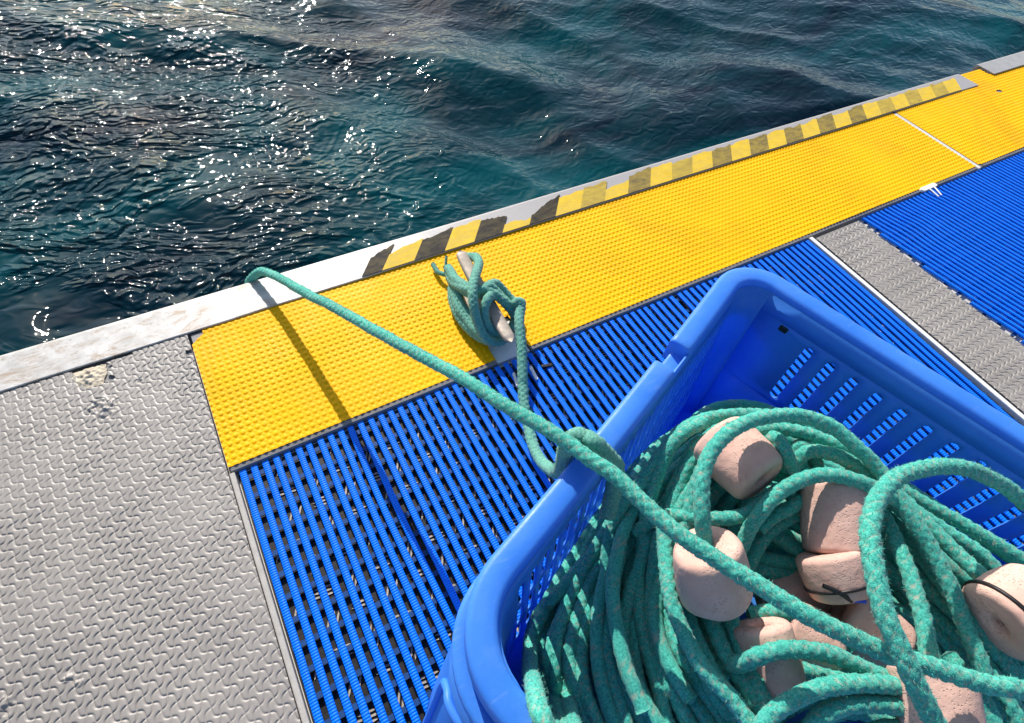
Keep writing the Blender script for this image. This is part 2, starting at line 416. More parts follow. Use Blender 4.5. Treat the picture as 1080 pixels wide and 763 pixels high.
# yellow mats
NX0, NX1 = at(521, 376, 0)[0], at(559, 366, 0)[0]       # cut-out round the cleat
NY1 = 0.70
def h_dots(X, Y):
    p, q = 0.01385, 0.0150
    U = X / p; W = Y / q
    du = (U - np.round(U)) * p; dw = (W - np.round(W)) * q
    r = np.hypot(du, dw)
    big = np.clip((0.0050 - r) / 0.0013, 0, 1); big = big * big * (3 - 2 * big)
    U2 = U + .5; W2 = W + .5
    r2 = np.hypot((U2 - np.round(U2)) * p, (W2 - np.round(W2)) * q)
    sm = np.clip((0.0024 - r2) / 0.0014, 0, 1)
    wear = np.clip(0.6 + 0.7 * vnoise(X * 5, Y * 9, 21), 0.5, 1.1)
    return (0.0016 * big + 0.0006 * sm) * wear - 0.0012 + 0.0022 * (vnoise(X * 3, Y * 3, 22) - .5)
def ymat(label, x0, x1, y0, y1, xs, ys, mask):
    r = empty('deck_mat', label, 'mat', 'yellow studded edge mats', loc=((x0 + x1) / 2, (y0 + y1) / 2, 0))
    off(heightmat('studded_sheet', xs, ys, h_dots, M['yellow'], r, 0.01, mask), r)
    return r
def cut(x, y):
    c1 = (x > NX0 + (y - .6) * .02) & (x < NX1) & (y < NY1)
    e = np.hypot(np.maximum(0, -0.150 - x) / 0.032, np.maximum(0, y - 0.905) / 0.05)
    c2 = (x < -0.150) & (y > 0.922 + (x + 0.178) * 0.8) & (x < -0.1535)
    return c1 | c2
xs = np.r_[np.arange(-0.1805, 0.9, 0.0016), np.arange(0.9, 2.2975, 0.0022)]
ys = np.arange(0.597, 0.962, 0.0016)
ym = ymat('long yellow studded mat along the water edge under the cleat', -0.18, 2.30, 0.597, 0.96, xs, ys, cut)
def edge_strip(parent, x0, x1, name='edging'):
    """grey bevelled flange along the mat's inboard edge"""
    mb = MB(); n = 60
    xs_ = np.linspace(x0, x1, n)
    V = []; F = []
    for x in xs_:
        V += [(x, .5975, -.0022), (x, .5885, -.0036), (x, .5862, -.0075), (x, .5862, -.0195), (x, .5975, -.0195)]
    for i in range(n - 1):
        for j in range(5):
            F.append((i * 5 + j, i * 5 + (j + 1) % 5, (i + 1) * 5 + (j + 1) % 5, (i + 1) * 5 + j))
    F += [(0, 1, 2, 3, 4), tuple((n - 1) * 5 + j for j in (4, 3, 2, 1, 0))]
    mb.add(V, F); return off(mb.build(name, M['grey_side'], parent), parent)
edge_strip(ym, -0.178, NX0 - .001); edge_strip(ym, NX1 + .001, 2.33)
mb = MB(); mb.box(-0.178, NX0 - .001, .5985, .95, -.0195, -.003); mb.box(NX1 + .001, 2.296, .5985, .95, -.0195, -.003)
mb.box(NX0 - .001, NX1 + .001, NY1 + .001, .95, -.0195, -.003)
off(mb.build('foam_backing', M['grey_side'], ym), ym)
def cut2(x, y):
    hole = np.hypot((x - at(1054, 96, 0)[0]) / .016, (y - at(1054, 96, 0)[1]) / .009) < 1
    return hole | ((x > 3.02) & (y > 1.0)) | ((x < 2.35) & (y < .60 + (2.35 - x) * .2 - .004)) | ((x < 2.87) & (y > .965))
ym2 = ymat('short yellow studded mat beyond the white joint at the far end', 2.31, 3.9, 0.598, 1.05,
           np.arange(2.318, 3.95, 0.0024), np.arange(0.598, 1.046, 0.0018), cut2)
mb = MB(); mb.box(2.3195, 3.95, .5995, .99, -.0195, -.0035); off(mb.build('foam_backing', M['grey_side'], ym2), ym2)
edge_strip(ym2, 2.334, 3.95)
# white joint between them: a strip of bare deck bead
mb = MB(); mb.box(2.298, 2.3165, .585, .951, -.0195, -.002)
tag(mb.build('joint_bead', M['deck'], bevel=.002), 'thin white sealant bead in the gap between the two yellow mats', 'joint')
mb = MB(); mb.box(-0.1828, -0.1728, -0.5, .584, -.0195, -.0015)
tag(mb.build('joint_bead', M['bead'], bevel=.002), 'off white strip along the left side of the near blue slatted mat', 'joint')
mb = MB(); mb.box(1.4315, 1.4445, -0.55, .585, -.0195, -.003)
tag(mb.build('joint_bead', M['white_clip'], bevel=.002), 'bright white strip along the grey strip mat on its left side', 'joint')

# blue slatted mats
def slat_mat(label, x0, x1, y0, y1, pitch, wide, bend, clip=None, bars=True):
    r = empty('slatted_mat', label, 'mat', 'blue slatted vinyl deck mats', loc=((x0 + x1) / 2, y1 - .2, 0))
    ridge = 0.0045; nr = int((y1 - y0) / ridge)
    yy = []; zz = []
    for i in range(nr):
        y = y0 + i * ridge
        yy += [y, y + ridge * .16, y + ridge * .30, y + ridge * .86]; zz += [-.0007, -.0007, 0, 0]
    yy = np.array(yy); zz = np.array(zz)
    Vs = []; Fs = []; base = 0
    n = int((x1 - x0) / pitch)
    for k in range(n):
        xc = x0 + (k + .5) * pitch
        ph = rng.uniform(-.0008, .0008)
        xo = bend(xc, yy) + .0012 * (vnoise(np.full_like(yy, k * 1.7), yy * 9, 5) - .5)
        keep = np.ones(len(yy), bool)
        if clip is not None: keep = clip(xc + xo, yy)
        if keep.sum() < 12: continue
        y_ = yy[keep]; z_ = zz[keep] + .0015 * (vnoise(xc * 7 + 0 * y_, y_ * 6, 8) - .5); xo_ = xo[keep]
        hw = wide / 2
        prof = [(-hw + .0034, -.0095), (-hw, -.0016), (-hw + .0014, 0.0), (hw - .0014, 0.0), (hw, -.0016), (hw - .0034, -.0095)]
        P = np.stack([np.stack([xc + xo_ + px + ph, y_ , (z_ if pz > -.001 else z_ * .6 + pz) if pz > -.005 else np.full_like(y_, pz)], -1) for px, pz in prof], 1)
        m = len(y_); Vs.append(P.reshape(-1, 3))
        f = gridF(m, 6, False, True)
        caps = np.array([[0, 1, 4, 5], [1, 2, 3, 4]]); e0 = caps[:, ::-1]; e1 = caps + (m - 1) * 6
        Fs.append(np.vstack([f, e0, e1]) + base); base += m * 6
    off(mesh('slats', np.vstack(Vs), np.vstack(Fs), M['blue_slat'], r), r)
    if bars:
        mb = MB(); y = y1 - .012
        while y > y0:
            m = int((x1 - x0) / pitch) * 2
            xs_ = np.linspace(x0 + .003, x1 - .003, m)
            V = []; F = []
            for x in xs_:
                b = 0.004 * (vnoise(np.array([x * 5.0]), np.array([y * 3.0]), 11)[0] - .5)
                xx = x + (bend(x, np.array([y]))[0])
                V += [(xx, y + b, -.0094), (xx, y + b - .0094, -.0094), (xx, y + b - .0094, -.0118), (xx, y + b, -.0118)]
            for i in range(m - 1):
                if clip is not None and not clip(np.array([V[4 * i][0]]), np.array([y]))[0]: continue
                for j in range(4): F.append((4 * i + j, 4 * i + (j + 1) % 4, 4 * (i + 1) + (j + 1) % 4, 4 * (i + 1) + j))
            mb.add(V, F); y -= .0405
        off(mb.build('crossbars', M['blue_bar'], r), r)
    return r
def bend_near(x, y):
    return .004 * np.exp(-((x - .055) / .03) ** 2) * np.sin((y - .585) * 9) + .006 * np.sin(np.clip(y - .2, -1, .4) * 5) * (x > .9)
slat_mat('large blue slatted mat under the crate between grey mat and grey strip', -0.1705, 1.432, -0.5, 0.582, .02115, .0124, bend_near)
def bend_far(x, y):
    t = (.585 - y)
    return .165 * t + .010 * np.exp(-((t - .10 - .02 * np.sin(x * 5)) / .05) ** 2) * np.exp(-((x - 1.78) / .10) ** 2) - .006 * np.exp(-((t - .03) / .03) ** 2) * np.exp(-((x - 2.0) / .1) ** 2)
def clip_far(x, y): return x > 1.655 + (YB - y) * .024
slat_mat('far blue slatted mat with bent slats beyond the grey strip', 1.30, 3.9, -0.55, 0.580, .0208, .0104, bend_far, clip_far)

# dark tread plate lying under the near blue mat
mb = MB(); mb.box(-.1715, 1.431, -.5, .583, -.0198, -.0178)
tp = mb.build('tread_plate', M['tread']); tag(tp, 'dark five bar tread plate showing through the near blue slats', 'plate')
mb = MB()
pit = .052
for i in range(32):
    for j in range(22):
        cx, cy = -.150 + i * pit + (j % 2) * 0, .565 - j * pit
        if cy < -.45: continue
        a = R_(62) if (i + j) % 2 else R_(-8)
        d = np.array([math.cos(a), math.sin(a)]); nn = np.array([-d[1], d[0]])
        for k in (-1, 0, 1):
            if rng.random() < .06: continue
            c0 = np.array([cx, cy]) + nn * k * .0070; L = .019 * rng.uniform(.8, 1.1); w_ = .0016
            if c0[0] + L > 1.425 or c0[0] - L < -.164: continue
            q = [c0 - d * L - nn * 0, c0 - d * L * .6 - nn * w_, c0 + d * L * .6 - nn * w_, c0 + d * L, c0 + d * L * .6 + nn * w_, c0 - d * L * .6 + nn * w_]
            mb.prism(q, -.0179, -.0160)
mb.build('raised_bars', M['plate_bar'], tp)

# ------------------------------------------------------------------ edge plates and hazard tape
def plate_sheet(mbx, x0, x1, y0, y1, ztop, n=80, droop=.02, ends=None):
    """plate with a rolled outer edge that turns down towards the water"""
    prof = [(y0, ztop - .0030), (y0 + .0002, ztop - .0010), (y0 + .0016, ztop)]
    prof += [(y0 + (y1 - y0 - .012) * f, ztop) for f in (.25, .5, .75, 1)]
    for a in (20, 40, 60, 80, 90): prof.append((y1 - .012 + .012 * math.sin(R_(a)), ztop - .012 + .012 * math.cos(R_(a))))
    prof += [(y1, ztop - .10), (y1 - .004, ztop - .10), (y1 - .004, ztop - .016), (y1 - .012, ztop - .0035)]
    m = len(prof); V = []; F = []
    for x in np.linspace(x0, x1, n):
        for (y, z) in prof:
            dz = .0012 * (vnoise(np.array([x * 4.0]), np.array([y * 10.0]), 30)[0] - .5)
            V.append((x, y + (0 if y > y0 + .01 else .002 * (vnoise(np.array([x * 9.0]), np.array([.5]), 31)[0] - .5)), z + dz))
    for i in range(n - 1):
        for j in range(m): F.append((i * m + j, i * m + (j + 1) % m, (i + 1) * m + (j + 1) % m, (i + 1) * m + j))
    F += [tuple(range(m)), tuple(range((n - 1) * m + m - 1, (n - 1) * m - 1, -1))]
    mbx.add(V, F)
PT = 0.0032
mb = MB(); plate_sheet(mb, -1.6, 2.865, .9535, 1.055, PT, 260)
pl = mb.build('edge_plate', M['plate'], smooth=False); tag(pl, 'long scraped metal edge plate along the water, bare white at left and taped at right', 'edge plate')
mb = MB(); plate_sheet(mb, 3.03, 5.0, .985, 1.075, .006, 30)
tag(mb.build('edge_plate', M['grey_deck']), 'short plain grey edge plate at the far upper right end', 'edge plate')
# hazard stripes: ragged quads glued to the plate, measured boundaries along the edge
bx = [.275] + [.331 + .0853 * k for k in range(30)]
skew = .82
def tape(x0, x1, mat, seed, miss_top, start=False):
    n = 18; V = []; F = []
    r = np.random.default_rng(seed)
    yb = .9555
    for i in range(n + 1):
        f = i / n
        xt = x0 + (x1 - x0) * f
        ytop = 1.041 - miss_top[0] * (1 - f) - miss_top[1] * f - .006 * vnoise(np.array([xt * 140]), np.array([seed * 1.0]), 4)[0] - .012 * vnoise(np.array([xt * 30]), np.array([seed * 1.0]), 6)[0]
        for g in range(7):
            y = yb + (ytop - yb) * g / 6
            x = xt - skew * (1.031 - y)
            if start and i == 0: x += .022 * vnoise(np.array([y * 60.]), np.array([3.]), 2)[0] + .045 * (1 - g / 6) - .008
            V.append((x, y, PT + .0018))
    for i in range(n):
        for g in range(6): F.append((i * 7 + g, (i + 1) * 7 + g, (i + 1) * 7 + g + 1, i * 7 + g + 1))
    o = mesh('hazard_stripe', V, F, mat, pl)
    s = o.modifiers.new('thick', 'SOLIDIFY'); s.thickness = .0006; s.offset = 1
    return o
seq = ['k', 'y', 'k', 'y', 'k', 'y', 'k', 'y', 'f', 'y', 'w', 'y', 'f', 'y', 'w', 'y', 'w', 'y', 'w', 'y', 'w', 'y', 'w', 'y', 'f', 'y', 'f', 'y', 'f', 'y']
miss = [(.024, .004), (.028, .012), (.012, .004), (.006, .004), (.006, .018), (.05, .055), (.045, .0), (.008, .004), (.0, .0), (.034, .02), (.004, .0), (.004, .004), (.012, .008), (.004, .002), (.008, .0), (.004, .002), (.01, .0), (.006, .004), (.006, .002), (.008, .002), (.002, 0), (.01, .002)] + [(.002, 0)] * 10
for i, c in enumerate(seq):
    tape(bx[i], bx[i + 1], M['tape_' + c], 100 + i, miss[i], i == 0)

# ------------------------------------------------------------------ crate
ZR = 0.38
def line_x(p, d, q, e):
    A = np.array([[d[0], -e[0]], [d[1], -e[1]]]); t = np.linalg.solve(A, np.array(q) - np.array(p)); return np.array(p) + t[0] * np.array(d)
Lp, Ld = np.array([.149, .151]), np.array([.927, .375])
Rp, Rd = np.array([.772, .288]), np.array([.29, -.957])
Np, Nd = np.array([.0575, -.040]), np.array([.29, -.957])
c_far = line_x(Lp, Ld, Rp, Rd); c_near = line_x(Lp, Ld, Np, Nd)
LEN = 0.86
corners = [c_near, c_far, c_far + Rd * LEN, c_near + Rd * LEN]           # clockwise seen from above
RAD = [.115, .078, .08, .08]
NC, NS = 12, 30
def loop(corn, rad, inset, z, nc=NC, ns=NS):
    """rounded quad, inset (>0 = smaller); returns points, outward normals and segment marks"""
    n = 4; P = [np.array(c) for c in corn]
    ctr = sum(P) / 4
    lines = []
    for i in range(n):
        d = P[(i + 1) % n] - P[i]; d /= np.linalg.norm(d); nn = np.array([-d[1], d[0]])
        if np.dot(nn, P[i] - ctr) < 0: nn = -nn
        lines.append((P[i] - nn * inset, d, nn))
    C2 = [line_x(lines[i - 1][0], lines[i - 1][1], lines[i][0], lines[i][1]) for i in range(n)]
    arcs = []
    for i in range(n):
        n0, n1 = lines[i - 1][2], lines[i][2]
        r = max(.02, rad[i] - inset)
        half = math.acos(max(-1, min(1, float(np.dot(n0, n1))))) / 2
        cen = C2[i] - (n0 + n1) / np.linalg.norm(n0 + n1) * (r / math.cos(half))
        a0 = math.atan2(n0[1], n0[0]); a1 = math.atan2(n1[1], n1[0])
        da = (a1 - a0 + math.pi) % (2 * math.pi) - math.pi
        arcs.append([(cen + r * np.array([math.cos(a0 + da * k / nc), math.sin(a0 + da * k / nc)]), np.array([math.cos(a0 + da * k / nc), math.sin(a0 + da * k / nc)])) for k in range(nc + 1)])
    pts = []; nor = []
    for i in range(n):
        for p, q in arcs[i]: pts.append(p); nor.append(q)
        pa, pb = arcs[i][-1][0], arcs[(i + 1) % n][0][0]
        for k in range(1, ns): pts.append(pa + (pb - pa) * k / ns); nor.append(lines[i][2])
    return np.array([[*p, z] for p in pts]), np.array(nor), arcs

crate = empty('fish_crate', 'big blue plastic crate full of green rope and pink floats', 'crate', loc=(*(sum(corners) / 4), 0))
P0, N0, A0 = loop(corners, RAD, 0.0, ZR)
# rim: folded flange, with a hand notch on the sea side
prof = [(0, -.046), (0, -.007), (-.0012, -.0032), (-.0038, -.0009), (-.008, 0), (-.018, .0004), (-.028, -.0004), (-.0325, -.0022), (-.0352, -.0060), (-.0362, -.013), (-.0342, -.013), (-.032, -.009), (-.028, -.006), (-.008, -.0055), (-.0045, -.010), (-.004, -.046)]
seg0 = NC + 1                                                       # left side straight part runs over these indices
pa, pb = A0[0][-1][0], A0[1][0][0]
def s_at(px, py): 
    q = at(px, py, ZR)[:2]; return float(np.dot(q - pa, pb - pa) / np.dot(pb - pa, pb - pa))
s_n0, s_n1 = s_at(689, 376), s_at(705, 355)
path = []; 
for i in range(len(P0)):
    path.append((P0[i], N0[i], 0.0, 1.0))
# insert notch samples
new = []
for i in range(len(P0)):
    new.append(path[i])
    if i == seg0 - 1:
        new = new[:-1] + [(P0[i], N0[i], 0, 1)]
tmp = [p for j, p in enumerate(new) if not (seg0 <= j < seg0 + NS - 1)]
ins = []
Ln = N0[seg0 + 3]
for s, dz in sorted([(k / NS, 0.0) for k in range(1, NS) if not (s_n0 - .01 < k / NS < s_n1 + .01)] + [(s_n0 - .006, 0.0), (s_n0, -.002), (s_n0 + .001, -.024), (s_n0 + .02, -.025), (s_n1 - .02, -.025), (s_n1 - .001, -.024), (s_n1, -.002), (s_n1 + .006, 0.0)]):
    ins.append((np.array([*(pa + (pb - pa) * s), ZR]), Ln, dz, 1.0))
path = tmp[:seg0] + ins + tmp[seg0:]
V = []
sagmax = .006
for p, n, dz, k in path:
    t = np.dot(p[:2] - pa, pb - pa) / np.dot(pb - pa, pb - pa)
    sag = -.004 * math.sin(math.pi * min(1, max(0, t))) if abs(np.dot(n, Ln)) > .98 else 0
    for o, z in prof:
        oo = o if dz > -.01 else (o * .72 - .009)
        zz = z * (1.0 if dz > -.01 else .4)
        V.append((*(p[:2] + n * (oo + sag)), p[2] + dz + zz))
rim = off(mesh('rim', V, gridF(len(path), len(prof), True, True), M['crate'], crate, smooth=False), crate)
bv = rim.modifiers.new('sub', 'BEVEL'); bv.width = .0012; bv.segments = 2; bv.limit_method = 'ANGLE'; bv.angle_limit = R_(35)
rim.data.polygons.foreach_set("use_smooth", np.ones(len(rim.data.polygons), bool))

# walls between a top loop and a smaller floor loop
TOP_IN, BOT_IN, ZT, ZB = 0.0358, 0.072, ZR - .011, 0.022
Pt, Nt, At = loop(corners, RAD, TOP_IN, ZT); Pb, Nb, Ab = loop(corners, RAD, BOT_IN, ZB)
WALL = []
def wall_side(i, bands, name):
    """bands: list of (v0, v1, slots or None); slots = list of (s_centre, half width in m)"""
    ta, tb = At[i][-1][0], At[(i + 1) % 4][0][0]; ba, bb = Ab[i][-1][0], Ab[(i + 1) % 4][0][0]
    LT = np.linalg.norm(tb - ta); H = ZT - ZB
    def pt(s, v):   # v from floor 0 to rim 1
        a = ba + (bb - ba) * s; b = ta + (tb - ta) * s
        q = a + (b - a) * v
        nn = np.array([-(tb - ta)[1], (tb - ta)[0]]) / LT
        return (*(q - nn * 0.0), ZB + H * v)
    V = []; F = []; idx = {}
    def vid(s, v):
        k = (round(s, 6), round(v, 6))
        if k not in idx: idx[k] = len(V); V.append(pt(s, v))
        return idx[k]
    for v0, v1, slots, sw, margin in bands:
        if not slots:
            n = 12
            for k in range(n): F.append((vid(k / n, v0), vid((k + 1) / n, v0), vid((k + 1) / n, v1), vid(k / n, v1)))
            continue
        edges = [0.0] + [(slots[j] + slots[j + 1]) / 2 for j in range(len(slots) - 1)] + [1.0]
        for j, sc in enumerate(slots):
            s0, s1 = edges[j], edges[j + 1]
            hw = sw / LT; hv = (v1 - v0) / 2 - margin / H; vc = (v0 + v1) / 2
            rv = sw / H                                       # rounded slot ends
            inner = []; outer = []
            pin = []
            for k in range(7): a = math.pi * (1 - k / 6); pin.append((sc + hw * math.cos(a), vc + hv - rv + rv * math.sin(a)))
            for k in range(7): a = -math.pi * k / 6; pin.append((sc + hw * math.cos(a), vc - hv + rv + rv * math.sin(a)))
            # matching points on the cell boundary
            pout = [(s0, vc + hv - rv), (s0, v1), (sc - hw * .6, v1), (sc, v1), (sc + hw * .6, v1), (s1, v1), (s1, vc + hv - rv),
                    (s1, vc - hv + rv), (s1, v0), (sc + hw * .6, v0), (sc, v0), (sc - hw * .6, v0), (s0, v0), (s0, vc - hv + rv)]
            a = [vid(*p) for p in pin]; b = [vid(*p) for p in pout]; m = len(a)
            for k in range(m): F.append((a[k], b[k], b[(k + 1) % m], a[(k + 1) % m]))
    WALL.append((V, F))
def on_wall(i, px, py):
    """s, v of the point of wall i seen at a pixel"""
    ta, tb = At[i][-1][0], At[(i + 1) % 4][0][0]; ba, bb = Ab[i][-1][0], Ab[(i + 1) % 4][0][0]
    best = None
    for v in np.linspace(0, 1, 400):
        z = ZB + (ZT - ZB) * v; q = at(px, py, z)[:2]
        a = ba + (ta - ba) * v; b = bb + (tb - bb) * v
        d = (b - a); nn = np.array([-d[1], d[0]]) / np.linalg.norm(d)
        e = abs(np.dot(q - a, nn))
        if best is None or e < best[0]: best = (e, float(np.dot(q - a, d) / np.dot(d, d)), v)
    return best[1], best[2]
sl = [on_wall(1, x, y) for x, y in ((856, 367), (879.6, 382), (904, 398), (927, 414.6), (954.5, 432), (981, 450.5), (1008.7, 468), (1037, 488), (1065.7, 508))]
sb = on_wall(1, 815, 418.7)
vt = float(np.mean([q[1] for q in sl])); vb = sb[1]
st = float(np.mean(np.diff([q[0] for q in sl])))
slots_r = [sl[0][0] + st * k for k in range(-1, 40) if 0.02 < sl[0][0] + st * k < .975]
slots_r = slots_r[1:] if slots_r[0] < sl[0][0] - 1e-6 and slots_r[0] < .02 else slots_r
print('slots', vt, vb, st, sl[0], len(slots_r))
vb = max(.12, min(vb, vt - .25))
g = .012 / (ZT - ZB)
wall_side(1, [(0, vb - g, None, 0, 0), (vb - g, vt + g, [s for s in slots_r if s > sl[0][0] - .002], .0075, .012), (vt + g, 1, None, 0, 0)], 'wall')
nl = 23
sl_l = [(k + .5) / nl for k in range(nl)]
wall_side(0, [(0, .10, None, 0, 0), (.10, .34, sl_l, .0062, .007), (.34, .60, sl_l, .0062, .007), (.60, .88, sl_l, .0062, .007), (.88, 1, None, 0, 0)], 'wall')
wall_side(2, [(0, .15, None, 0, 0), (.15, .75, [(k + .5) / 16 for k in range(16)], .0075, .012), (.75, 1, None, 0, 0)], 'wall')
wall_side(3, [(0, .15, None, 0, 0), (.15, .75, [(k + .5) / 18 for k in range(18)], .0075, .012), (.75, 1, None, 0, 0)], 'wall')
for i in range(4):
    V = []
    for k in range(NC + 1):
        for v in np.linspace(0, 1, 6):
            q = Ab[i][k][0] * (1 - v) + At[i][k][0] * v
            V.append((*q, ZB + (ZT - ZB) * v))
    WALL.append((V, [tuple(f) for f in gridF(NC + 1, 6)]))
mb = MB()
for V, F in WALL: mb.add(V, F)
o = off(mb.build('walls', M['crate'], crate, smooth=True), crate)
bm = bmesh.new(); bm.from_mesh(o.data); bmesh.ops.remove_doubles(bm, verts=bm.verts, dist=.0004); bmesh.ops.recalc_face_normals(bm, faces=bm.faces)
bm.to_mesh(o.data); bm.free()
sm = o.modifiers.new('thick', 'SOLIDIFY'); sm.thickness = .0035; sm.offset = 0
mb = MB(); mb.prism([tuple(p[:2]) for p in Pb], .010, .0225); off(mb.build('base', M['crate'], crate), crate)
# upright rib inside the far corner and a black block standing for the shade in the small hole
hs, hv = on_wall(1, 826.6, 347)
ta, tb = At[1][-1][0], At[2][0][0]; ba, bb = Ab[1][-1][0], Ab[2][0][0]
q = (ba + (bb - ba) * hs) * (1 - hv) + (ta + (tb - ta) * hs) * hv; hz = ZB + (ZT - ZB) * hv
d = (tb - ta) / np.linalg.norm(tb - ta); nn = np.array([d[1], -d[0]])
mb = MB()
c2 = [q + d * .0075 + nn * .0035, q - d * .0075 + nn * .0035, q - d * .0075 - nn * .004, q + d * .0075 - nn * .004]
mb.prism(c2, hz - .006, hz + .006)
off(mb.build('hole_shade', M['black_tie'], crate, bevel=.002), crate)

# the moulded end below the rim at the near corner: a lower ledge and a flared end panel
lipc = [corners[0] + np.array([-.016, -.001]), corners[1] + np.array([-.016, -.004]), corners[2] + np.array([-.016, -.004]), corners[3] + np.array([-.016, -.004])]
Pl, Nl, Al = loop(lipc, RAD, 0, .325)
NP = len(Pl); rng_end = [i % NP for i in range(NP - NS + 1, NP + NC + 4)]
V = []
for i in rng_end:
    p, n = Pl[i], Nl[i]
    for o_, z_ in ((0, -.030), (0, -.005), (-.0015, -.0015), (-.005, 0), (-.034, -.001), (-.034, -.005), (-.005, -.005), (-.004, -.030)): V.append((*(p[:2] + n * o_), p[2] + z_))
off(mesh('lower_ledge', V, gridF(len(rng_end), 8, False, True), M['crate'], crate, smooth=True), crate)
botc = [corners[0] + np.array([-.078, -.040]), corners[1], corners[2], corners[3] + np.array([-.078, .0])]
Pw, Nw, Aw = loop(botc, RAD, 0.0, .008)
def lerp_wall(i, v, out=0.0):
    i = i % NP; p = Pw[i] * (1 - v) + np.array([*(Pl[i][:2] - Nl[i] * .008), .30]) * v
    return p + np.array([*(Nl[i] * out), 0])
V = [lerp_wall(i, v) for i in rng_end for v in np.linspace(0, 1, 5)]
o = off(mesh('end_panel', V, gridF(len(rng_end), 5), M['crate'], crate, smooth=True), crate)
sm = o.modifiers.new('thick', 'SOLIDIFY'); sm.thickness = .003; sm.offset = 0
def tube_mesh(pts, r, seg=8):
    C, s = resample(catmull(pts, 10), r * .8); T, Nn, B = frames(C)
    a = np.linspace(0, 2 * math.pi, seg, endpoint=False)
    P = C[:, None, :] + r * (np.cos(a)[None, :, None] * Nn[:, None, :] + np.sin(a)[None, :, None] * B[:, None, :])
    return P.reshape(-1, 3), gridF(len(C), seg, False, True)
k0 = 6
V, F = tube_mesh([lerp_wall(k0, .06, .003), lerp_wall(k0, .4, .003), lerp_wall(k0, .66, .003), lerp_wall(k0 - 1, .76, .003), lerp_wall(k0 - 4, .80, .003), lerp_wall(-6, .80, .003), lerp_wall(-14, .80, .003)], .0055)
off(mesh('panel_frame', V, F, M['crate'], crate, smooth=True), crate)

